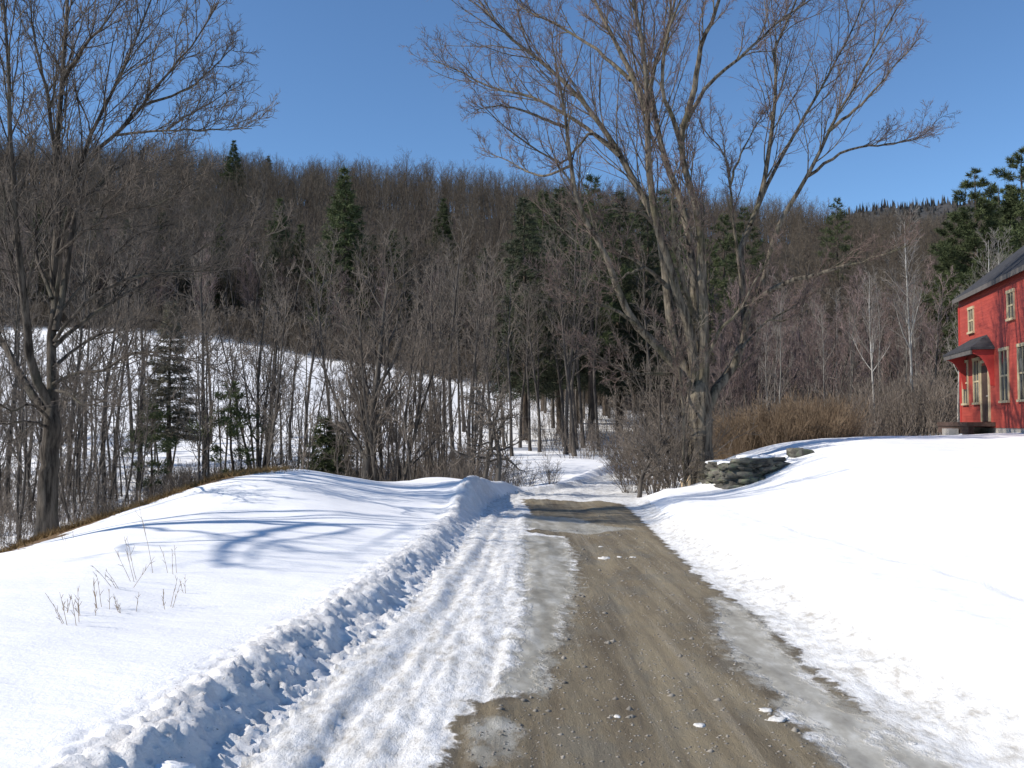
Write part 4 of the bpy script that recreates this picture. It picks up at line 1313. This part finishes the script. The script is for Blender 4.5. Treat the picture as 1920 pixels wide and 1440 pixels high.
# ------------------------------------------------------------------ the hill wood: one far-off mass
rng = np.random.default_rng(99)
tpl = []
for k in range(7):
    r = np.random.default_rng(200 + k)
    h = 15.0
    P = np.zeros((1, 9, 3)); p = np.array([0, 0, -.5]); d = np.array([r.normal() * .06, r.normal() * .06, 1.0])
    for q in range(9):
        P[0, q] = p; d = unit(d + r.normal(size=3) * .05); p = p + d * h / 8
    R = (.16 * (1 - np.linspace(0, 1, 9)) ** .8 + .02)[None]
    A = Geo(); A.tubes(P, R, 4)
    B = Geo()
    P1, R1 = grow(P, R, 20, r, (.22, .97), (22, 50), .42, 4, .12, .1, .4, .015, .4, .6, rmax=.045)
    B.tubes(P1, R1, 3)
    P2, R2 = grow(P1, R1, 6, r, (.15, .98), (22, 50), .5, 2, .1, .12, .6, .012, .3, .5)
    D = P2[:, -1] - P2[:, 0]; B.blades(P2[:, 0], unit(D), np.linalg.norm(D, axis=1), .04, r)
    P3, R3 = grow(P2, R2, 4, r, (.2, .98), (22, 50), .6, 2, .1, .12, .6, .01, .3, .4)
    D = P3[:, -1] - P3[:, 0]; B.blades(P3[:, 0], unit(D), np.linalg.norm(D, axis=1) * 1.2, .03, r)
    tpl.append((A.data(), B.data()))
cand = []
n_try = 8000
px = rng.uniform(-420, 2250, n_try); Y = np.sqrt(rng.uniform(62 ** 2, 262 ** 2, n_try))
X = (px - 960) / F * Y
Z = height(X, Y)
w = in_wood(X, Y, Z)
keep = (w > .6)
X, Y, Z = X[keep], Y[keep], Z[keep]
keep = rng.random(len(X)) < .8
X, Y, Z = X[keep], Y[keep], Z[keep]
skx = np.linspace(-.85, .76, 560)                      # a full row along the skyline
sy = rng.uniform(246, 262, len(skx)); sx = skx * sy
X = np.r_[X, sx]; Y = np.r_[Y, sy]; Z = np.r_[Z, height(sx, sy)]
GA, GB = Geo(), Geo()
for x, y, z in zip(X, Y, Z):
    a, b = tpl[rng.integers(7)]
    an = rng.random() * 6.28; s = rng.uniform(.5, .92) * (1 if rng.random() < .97 else 1.15); ca, sa = math.cos(an) * s, math.sin(an) * s
    for G, (v, q, t) in ((GA, a), (GB, b)):
        G.add(np.stack([v[:, 0] * ca - v[:, 1] * sa + x, v[:, 0] * sa + v[:, 1] * ca + y, v[:, 2] * s + z], -1), q, t)
va, qa, ta = GA.data(); vb, qb, tb = GB.data()
o = new_mesh('woods', np.concatenate([va, vb]), [np.concatenate([qa, qb + len(va)]), np.concatenate([ta, tb + len(va)]) if len(ta) else tb + len(va)], M['hill_bark'])
o.data.materials.append(M['hill_twig'])
mi = np.zeros(len(o.data.polygons), np.int32)
mi[len(qa):len(qa) + len(qb)] = 1
mi[len(qa) + len(qb) + len(ta):] = 1
o.data.polygons.foreach_set('material_index', mi)
tag(o, 'far off leafless wood covering the hill up to the skyline', 'woods', None, 'stuff')
print('hill trees', len(X), 'polys', len(o.data.polygons))


# ------------------------------------------------------------------ the red house
class Box:
    def __init__(s): s.bm = bmesh.new()

    def box(s, x0, x1, y0, y1, z0, z1, bev=0.0):
        v = [s.bm.verts.new((x, y, z)) for z in (z0, z1) for y in (y0, y1) for x in (x0, x1)]
        for f in ((0, 2, 3, 1), (4, 5, 7, 6), (0, 1, 5, 4), (2, 6, 7, 3), (0, 4, 6, 2), (1, 3, 7, 5)):
            s.bm.faces.new([v[i] for i in f])
        return s

    def prism(s, pts, axis, a0, a1):
        """pts: polygon in the two other axes"""
        def mk(p, a):
            return {'x': (a, p[0], p[1]), 'y': (p[0], a, p[1]), 'z': (p[0], p[1], a)}[axis]
        A = [s.bm.verts.new(mk(p, a0)) for p in pts]; B = [s.bm.verts.new(mk(p, a1)) for p in pts]
        s.bm.faces.new(A); s.bm.faces.new(B[::-1])
        n = len(pts)
        for i in range(n): s.bm.faces.new([A[i], B[i], B[(i + 1) % n], A[(i + 1) % n]])
        return s

    def build(s, name, mat, parent=None):
        bmesh.ops.recalc_face_normals(s.bm, faces=s.bm.faces)
        me = bpy.data.meshes.new(name); s.bm.to_mesh(me); s.bm.free()
        me.materials.append(mat)
        o = bpy.data.objects.new(name, me); COL.objects.link(o)
        if parent: o.parent = parent
        return o


def siding_mat():
    m, t, b = nt('red clapboard')
    c = t.nodes.new('ShaderNodeTexCoord'); sx = t.nodes.new('ShaderNodeSeparateXYZ'); t.links.new(c.outputs['Object'], sx.inputs[0])
    fr = math_(t, 'FRACT', math_(t, 'MULTIPLY', sx.outputs[2], 8.0))
    n1 = noise(t, 3, 5, .6, coords(t, (.5, .5, 3)))
    row = noise(t, 1.0, 1, .5, coords(t, (.25, .25, 8)))
    col = ramp(t, math_(t, 'ADD', math_(t, 'MULTIPLY', n1, .6), math_(t, 'MULTIPLY', row, .4)), [(0.3, (0.25, 0.033, 0.022)), (0.7, (0.38, 0.06, 0.038))])
    t.links.new(col, b.inputs['Base Color']); b.inputs['Roughness'].default_value = .6
    h = math_(t, 'SUBTRACT', 1.0, fr)
    bump(t, b, h, 1.0, .03)
    return m


M['siding'] = siding_mat()
M['red_paint'] = plain('red painted boards', (0.38, 0.04, 0.032), .6, .3, .15)
M['cream'] = plain('cream window trim', (0.46, 0.38, 0.24), .6, .3, .15)
M['roofing'] = plain('dark grey shingles', (0.05, 0.05, 0.054), .95, .1, .35, 6, .02)
M['dark_wood'] = plain('dark weathered wood', (0.07, 0.045, 0.035), .8, .2, .3)
M['fascia'] = plain('weathered grey board', (.11, .1, .092), .8, .2, .2)
M['found'] = plain('stone foundation', (0.36, 0.33, 0.29), .9, .2, .3, 3, .02)
m_, t_, b_ = nt('window glass')
b_.inputs['Base Color'].default_value = (.02, .022, .025, 1); b_.inputs['Roughness'].default_value = .06
t_.links.new(ramp(t_, noise(t_, 1.5, 2, .5, coords(t_)), [(0.4, (.02, .022, .025)), (0.6, (.12, .12, .11))]), b_.inputs['Base Color'])
M['glass'] = m_

HX, HY = 18.3, 37.0
house = empty('house', (HX, HY, 1.22), math.atan2(.977, .212))
tag(house, 'red clapboard farmhouse with cream window frames and a grey shingle roof at the right edge', 'house')
LH, EH, DP = 12.5, 5.4, 8.2            # length, eave height, depth; local x runs away from the camera, +y faces the road
b = Box(); b.box(-LH + .03, -.03, -DP + .03, -.03, -.8, .22); b.build('foundation', M['found'], house)
b = Box(); b.prism([(0, .2), (0, EH), (-DP / 2, EH + 3.15), (-DP, EH), (-DP, .2)], 'x', -LH, 0); b.build('wall', M['siding'], house)
b = Box()
b.prism([(.2, EH - .12), (.2, EH + .02), (-DP / 2, EH + 3.42), (-DP / 2, EH + 3.22)], 'x', -LH - .06, .05)
b.prism([(-DP - .2, EH - .12), (-DP / 2 - .004, EH + 3.22), (-DP / 2 - .004, EH + 3.42), (-DP - .2, EH + .02)], 'x', -LH - .06, .05)
roof = b.build('roof', M['roofing'], house)
b = Box(); b.box(-LH - .08, .07, .202, .225, EH - .17, EH + .0); b.build('fascia', M['fascia'], roof)
b = Box(); b.box(-6.4, -5.6, -DP / 2 - .4, -DP / 2 + .4, EH + 2.8, EH + 4.3); b.build('chimney', M['found'], roof)
# corner boards
b = Box(); b.box(-.16, .02, -.003, .022, .2, EH - .3); b.box(.003, .022, -.16, -.004, .2, EH - .3); b.build('corner_board', M['red_paint'], house)


def window(x, z0, z1, w=.82, rows=2, parent=house, y=.0):
    b = Box()
    t_ = .06
    b.box(x - w / 2 - t_, x - w / 2, y - .02, y + .045, z0, z1); b.box(x + w / 2, x + w / 2 + t_, y - .02, y + .045, z0, z1)
    b.box(x - w / 2 - t_ - .02, x + w / 2 + t_ + .02, y - .02, y + .06, z1 + .002, z1 + .11)
    b.box(x - w / 2 - t_ - .02, x + w / 2 + t_ + .02, y - .02, y + .09, z0 - .08, z0 - .002)
    wf = b.build('window', M['cream'], parent)
    g_ = Box(); g_.box(x - w / 2 + .002, x + w / 2 - .002, y - .015, y + .008, z0 + .002, z1 - .002); g_.build('pane', M['glass'], wf)
    s = Box()
    zm = (z0 + z1) / 2
    s.box(x - w / 2 + .002, x + w / 2 - .002, y + .01, y + .035, zm - .03, zm + .03)
    s.box(x - .014, x + .014, y + .01, y + .03, z0 + .003, zm - .032); s.box(x - .014, x + .014, y + .01, y + .03, zm + .032, z1 - .003)
    s.box(x - w / 2 + .002, x - w / 2 + .04, y + .01, y + .03, z0 + .003, zm - .032); s.box(x + w / 2 - .04, x + w / 2 - .002, y + .01, y + .03, z0 + .003, zm - .032)
    s.build('sash', M['cream'], wf)
    return wf


for x in (-5.75, -7.65, -9.6, -11.5): window(x, 1.15, 2.88)
for x in (-.85, -2.4): window(x, 1.15, 2.75, .7)
for x in (-1.85, -6.6, -9.0, -11.3): window(x, 3.92, 4.78, .62)
# entry: door, hood with curved brackets, deck
b = Box(); b.box(-3.95, -3.1, -.01, .03, .42, 2.5); dr = b.build('door', M['dark_wood'], house)
b = Box(); b.box(-4.06, -3.96, -.01, .06, .42, 2.6); b.box(-3.09, -2.99, -.01, .06, .42, 2.6); b.box(-4.06, -2.99, -.01, .065, 2.602, 2.7); b.build('door_frame', M['cream'], dr)
g_ = Geo(); g_.tubes(np.array([[[-3.85, .03, 1.35], [-3.85, .09, 1.35]]]), np.array([[.03, .03]]), 8); g_.build('handle', M['found'], dr)
b = Box()
x0, x1, yo = -4.7, -.7, .8
zt, ze = 3.62, 3.02
v = [b.bm.verts.new(p) for p in [(x0, yo, ze), (x1, yo, ze), (x1, .003, ze), (x0, .003, ze), (x0, yo, ze + .07), (x1, yo, ze + .07), (x1, .003, ze + .07), (x0, .003, ze + .07), (x0 + .9, .003, zt), (x1 - .9, .003, zt)]]
for f in ((0, 1, 2, 3), (0, 4, 5, 1), (1, 5, 6, 2), (3, 7, 4, 0), (4, 8, 9, 5), (5, 9, 6), (7, 8, 4), (2, 6, 9, 8, 7, 3)):
    b.bm.faces.new([v[i] for i in f])
hood = b.build('porch_roof', M['roofing'], house)
for x in (x0 + .12, x1 - .22):
    pts = [(.004, ze - .004), (yo - .08, ze - .004), (yo - .08, ze - .12)]
    for k in range(9):
        a = k / 8 * math.pi / 2
        pts.append((.12 + (yo - .22) * (1 - math.sin(a)), ze - .15 - 1.15 * (1 - math.cos(a))))
    pts.append((.004, ze - 1.32))
    b = Box(); b.prism(pts, 'x', x, x + .1); b.build('bracket', M['red_paint'], hood)
b = Box(); b.box(x0 + .1, x1 - .08, yo - .07, yo - .02, ze - .16, ze - .003); b.build('beam', M['fascia'], hood)
b = Box(); b.box(x0 + .1, x1 + .5, .005, .95, .25, .4); b.box(x0 + .2, x0 + .35, .7, .85, -.3, .248); b.box(x1 + .1, x1 + .25, .7, .85, -.3, .248)
b.box(x0 + .1, x1 + .5, .87, .91, -.02, .248); b.build('deck', M['dark_wood'], house)
b = Box(); b.box(-3.5, -2.5, .96, 1.3, -.3, .16); b.build('step', M['found'], house)

# ------------------------------------------------------------------ stone wall ruin
m_, t_, b_ = nt('lichened field stone')
vec = coords(t_)
c_ = ramp(t_, noise(t_, 3.5, 6, .7, vec), [(0.3, (0.03, 0.027, 0.023)), (0.5, (0.085, 0.078, 0.062)), (0.62, (0.08, 0.09, 0.055)), (0.78, (0.2, 0.19, 0.165))])
t_.links.new(c_, b_.inputs['Base Color']); b_.inputs['Roughness'].default_value = .9
_v = t_.nodes.new('ShaderNodeTexVoronoi'); _v.inputs['Scale'].default_value = 3.4
t_.links.new(coords(t_, (1, 1, 2.6)), _v.inputs['Vector'])
_h = t_.nodes.new('ShaderNodeHueSaturation'); t_.links.new(c_, _h.inputs['Color'])
_m = t_.nodes.new('ShaderNodeMapRange'); t_.links.new(_v.outputs['Color'], _m.inputs[0]); _m.inputs[3].default_value = .5; _m.inputs[4].default_value = 2.2
t_.links.new(_m.outputs[0], _h.inputs['Value']); t_.links.new(_h.outputs[0], b_.inputs['Base Color'])
bump(t_, b_, noise(t_, 14, 6, .7, vec), .8, .03)
M['stone'] = m_


def rock_geo(G, c, sx, sy, sz, rz, rng, rough=.16, ex=.3):
    n, k = 7, 12
    th = np.linspace(0, math.pi, n)[:, None]; ph = np.arange(k)[None] * 2 * math.pi / k
    v = np.stack([np.sin(th) * np.cos(ph), np.sin(th) * np.sin(ph), np.cos(th) + 0 * ph], -1)
    v = np.sign(v) * np.abs(v) ** ex                      # boxy slab
    v = v * (1 + rng.normal(size=(n, k, 1)) * rough * .5) * np.array([sx, sy, sz]) * .62
    v[0] = v[0].mean(0); v[-1] = v[-1].mean(0)
    v = v.reshape(-1, 3)
    tl = rng.normal() * .07
    v[:, 2] += v[:, 0] * tl
    ca, sa = math.cos(rz), math.sin(rz)
    v = np.stack([v[:, 0] * ca - v[:, 1] * sa, v[:, 0] * sa + v[:, 1] * ca, v[:, 2]], -1) + c
    i = np.arange(n - 1)[:, None] * k; j = np.arange(k)[None]; j2 = (j + 1) % k
    G.add(v, q=np.stack([i + j, i + k + j, i + k + j2, i + j2], -1).reshape(-1, 4))


rng = np.random.default_rng(8)
G = Geo()
A = W(1388, 912, 23.9); Bl = W(1345, 897, 25.4); Br = W(1442, 878, 24.7)
org = np.array([A[0], A[1], 0])
for (S_, E_, n, top0, top1) in ((A, Bl, 6, .68, .4), (A, Br, 8, .7, .72)):
    dv = (E_ - S_)[:2]; ln = np.linalg.norm(dv); ang_ = math.atan2(dv[1], dv[0])
    for lay in range(15):
        z0 = -.45 + lay * .095
        x = rng.uniform(-.1, .1)
        while x < ln:
            wd = rng.uniform(.2, .62)
            f = (x + wd / 2) / ln
            if z0 < top0 + (top1 - top0) * f - .06:
                p = S_[:2] + dv * min(f, 1) + rng.normal(size=2) * .04
                rock_geo(G, np.array([p[0] - org[0], p[1] - org[1], z0 + rng.normal() * .02]), wd, rng.uniform(.4, .7), .11 * rng.uniform(.8, 1.4), ang_ + rng.normal() * .16, rng, .3)
            x += wd * .93
o = G.build('stone_wall', M['stone'], None, False)
o.location = (org[0], org[1], 0.0)
capg = Geo()
for S_, E_, tp_ in ((A, Bl, .52), (A, Br, .69)):
    for q_ in range(5):
        p_ = S_[:2] + (E_ - S_)[:2] * rng.uniform(.1, 1) + rng.normal(size=2) * .08 + np.array([.05, .25])
        rock_geo(capg, np.array([p_[0] - org[0], p_[1] - org[1], tp_ - .02 + rng.normal() * .04]), rng.uniform(.25, .6), .35, .08, rng.random(), rng, .15, .8)
capg.build('snow_cap', M['snow'], o)
tag(o, 'ruined corner of mossy dry stone wall standing out of the snow right of the maple', 'stone wall')
G = Geo()
bs = W(1503, 857, 25.5)
rock_geo(G, np.array([0, 0, 0.0]), .55, .35, .22, .1, rng, .1); rock_geo(G, np.array([-.16, .05, .05]), .3, .3, .16, .4, rng, .1)
o = G.build('boulder', M['stone']); bz_ = gz(bs[0], bs[1]); o.location = (bs[0], bs[1], bz_ + .05)
tag(o, 'flat dark stone poking through the snow to the right of the stone wall', 'stone')

# split stakes by the maple
for px, hgt, tl, lb in ((1290, .34, .12, 'taller pale splintered stub at the left foot of the maple'), (1281, .2, -.2, 'shorter pale splintered stub at the left foot of the maple')):
    p = W(px, 906, 26.2)
    G = Geo(); G.tubes(np.array([[[0, 0, -.3], [0, 0, .05], [tl * hgt, 0, hgt * .6], [tl * hgt * 1.6, 0, hgt]]]), np.array([[.07, .065, .05, .008]]), 6)
    o = G.build('tree_stump', M['cut_wood'], None, False); o.location = (p[0], p[1], gz(p[0], p[1]))
    tag(o, lb, 'stump')

# ------------------------------------------------------------------ grass on the lip, weeds, pebbles, clods
rng = np.random.default_rng(12)
G = Geo()
nb = 9000
seg = rng.integers(0, len(LIP) - 1, nb); f = rng.random(nb)[:, None]
P = LIP[seg] * (1 - f) + LIP[seg + 1] * f + rng.normal(size=(nb, 2)) * .26
z = gzs(P)
D = unit(np.stack([rng.normal(size=nb) * .7, rng.normal(size=nb) * .7 - .3, rng.uniform(.3, 1, nb)], -1))
G.blades(np.column_stack([P, z - .01]), D, rng.uniform(.05, .2, nb), .012, rng)
o = G.build('grass', M['grass']); tag(o, 'dead brown grass on the thawed lip of the bank by the left tree', 'grass', None, 'stuff')


def weed(seed, h, stalks, spread):
    r = np.random.default_rng(seed)
    az = r.random(stalks) * 6.28
    P = np.zeros((stalks, 6, 3)); p = np.stack([np.cos(az) * .06, np.sin(az) * .06, np.full(stalks, -.05)], -1)
    d = np.stack([np.cos(az) * spread * r.random(stalks) - .12, np.sin(az) * spread * r.random(stalks), np.ones(stalks)], -1); L = h * r.uniform(.45, 1.1, stalks)
    for k in range(6):
        P[:, k] = p; d = unit(d + r.normal(size=(stalks, 3)) * .05); p = p + d * (L / 5)[:, None]
    g_ = Geo(); R = np.full((stalks, 6), .0026) * np.linspace(1, .5, 6)
    g_.tubes(P, R, 3)
    P1, R1 = grow(P, R, 3, r, (.4, .95), (20, 45), .22, 2, .1, .08, .7, .002, .03, .4)
    g_.tubes(P1, R1, 3)
    return g_


k = 0
for px, py, h, st, sprd, lb in [(270, 1088, .62, 3, .5, 'tallest dry weed stalk leaning left on the mound'), (300, 1072, .8, 1, .12, 'single tall straight dry stalk on the mound'), (238, 1098, .5, 4, .9, 'dry weed with stalks splayed low to the left'),
                               (330, 1072, .5, 3, .15, 'upright pair of dry stalks at the right of the weed patch'), (205, 1138, .42, 4, .2, 'dry weed with upright stalks below the leaning weeds'), (245, 1142, .22, 5, .4, 'short dry tuft in the middle of the weed patch'),
                               (312, 1132, .36, 4, .35, 'dry weed with crossed stalks at the bottom right of the patch'), (365, 1104, .22, 2, .2, 'small lone dry stalk right of the weed patch'), (150, 1168, .32, 5, .35, 'dry weed at the lower left of the weed patch'),
                               (118, 1148, .2, 3, .3, 'short dry tuft furthest left in the weed patch'), (175, 1150, .2, 4, .5, 'bent dry weed between the two left tufts'), (136, 1012, .25, 4, .4, 'small dry weed up near the bank lip')]:
    kk = (py - 790) / F
    Yw = 10.0
    for _ in range(40):
        zz_ = float(height(np.array([(px - 960) / F * Yw]), np.array([Yw]), False)[0]); Yw = .5 * Yw + .5 * (CAMZ - zz_) / kk
    xw = (px - 960) / F * Yw
    o = weed(300 + k, h, st, sprd).build('weed', M['stalk']); o.location = (xw, Yw, gz(xw, Yw)); tag(o, lb, 'weed', 'dry weeds on the mound'); k += 1

# gravel lying on the dirt
G = Geo(); n = 5000
xs, ys = [], []
yy = np.exp(rng.uniform(math.log(3.8), math.log(22), n)); xx = rng.uniform(-.9, 2.2, n)
inside = sdist(dirt_polys[0], xx, yy) > .04
xx, yy = xx[inside], yy[inside]
zz = height(xx, yy)
for x, y, z in zip(xx, yy, zz):
    s = rng.uniform(.005, .014) * (2.2 if rng.random() < .06 else 1)
    v = unit(rng.normal(size=(8, 3)))
    v = np.array([[1, 0, 0], [-1, 0, 0], [0, 1, 0], [0, -1, 0], [0, 0, 1], [0, 0, -1]], float) * (1 + rng.normal(size=(6, 1)) * .25) * np.array([1, 1, .6]) * s
    G.add(v + np.array([x, y, z]), t=np.array([[0, 2, 4], [2, 1, 4], [1, 3, 4], [3, 0, 4], [2, 0, 5], [1, 2, 5], [3, 1, 5], [0, 3, 5]]))
o = G.build('gravel', plain('loose gravel', (.22, .2, .17), .9, .2, .5, 9), None, False)
tag(o, 'loose gravel strewn over the thawed dirt of the road', 'gravel', None, 'stuff')

M['clod'] = plain('dirty snow clod', (.62, .6, .56), .8, .2, .25, 20, .01)
for px, py, s, lb in [(1133, 1043, .11, 'largest flat clod of snow lying on the dirt in mid road'), (1160, 1042, .05, 'small snow clod just right of the largest one'), (1185, 1043, .05, 'small snow clod second to the right of the largest one'),
                      (1125, 1022, .05, 'small snow clod just beyond the largest one'), (1430, 1325, .05, 'clod of ice beside the grey ice patch at the road edge'), (1448, 1342, .06, 'flat clod of ice at the lower end of the grey ice patch'),
                      (1308, 1345, .045, 'lone clod of ice in the middle of the gravel'), (1155, 1333, .03, 'little clod of ice beside the wheel rut'), (1700, 1385, .03, 'clod of ice at the right road edge near the camera')]:
    h_ = ground_hit(px, py)
    s *= .7
    G = Geo(); rock_geo(G, np.zeros(3), s * 2, s * 1.6, s * .5, rng.random() * 3, rng, .35, .85)
    o = G.build('snow_clod', M['clod']); o.location = (h_[0], h_[1], gz(h_[0], h_[1]) + s * .02)
    tag(o, lb, 'snow clod', 'clods of snow and ice on the road')
# lumps thrown up on the snow bank
lumps = [(210, 1432, .11, 'large snow lump at the near end of the snow bank'), (262, 1400, .09, 'snow lump on the crest of the bank second from the near end'), (330, 1345, .08, 'rounded snow lump on the bank where it starts to darken')]
for px, py, s, lb in lumps:
    Yw = (CAMZ - .33) / ((py - 790) / F); xw = (px - 960) / F * Yw
    G = Geo(); rock_geo(G, np.zeros(3), s * 2, s * 1.5, s * .9, rng.random() * 3, rng, .3, .8)
    o = G.build('snow_clod', M['snow']); o.location = (xw, Yw, gz(xw, Yw) + s * .15)
    tag(o, lb, 'snow clod', 'lumps on the snow bank')

# labels that point to each single one of the many thin trees, by landmarks and order
_n19 = ORD[:19]
ORDS = _n19 + ['twentieth'] + ['twenty ' + w for w in ORD[:9]] + ['thirtieth'] + ['thirty ' + w for w in ORD[:9]] + ['fortieth'] + ['forty ' + w for w in ORD[:9]] + ['fiftieth']
valley = [(85, 'left of the big left tree'), (320, 'between left tree and grey conifer'), (443, 'between grey conifer and green pine'), (682, 'between green pine and dark trunk'), (9999, 'right of the dark trunk')]
right = [(1470, 'over the left half of the brush'), (1600, 'over the right half of the brush'), (9999, 'between brush and house')]
ZONES = {gv: ('thin grey sapling', valley), 'many stemmed bare clumps behind the mound': ('bare clump of stems', valley),
         gsk: ('evergreen tip on the skyline', [(642, 'left of the pointed spruce'), (9999, 'right of the pointed spruce')]),
         'pale birches behind the house': ('pale birch', [(9999, 'showing over the house roof')]),
         ge: ('bare tree topping the snow field', [(642, 'left of the pointed spruce'), (9999, 'right of the pointed spruce')]),
         gr_: ('purplish bare tree', right), gpl: ('pale slender tree', right), gg: ('thin trunk in the grove', [(1130, 'left of the leaning thin tree'), (9999, 'behind bushes and maple')])}
for g_name, (base_, zones) in ZONES.items():
    mem = sorted([(o.location.x / o.location.y * F + 960, o.location.y, o) for o in sc.objects if o.parent is None and o.get('group') == g_name], key=lambda q: q[:2])
    lo = -9999
    for hi, ztxt in zones:
        part_ = [q[2] for q in mem if lo <= q[0] < hi]
        for i_, o in enumerate(part_):
            o['label'] = '%s %s, %s from the left' % (base_, ztxt, ORDS[i_])
        lo = hi
print('objects', len(bpy.data.objects))
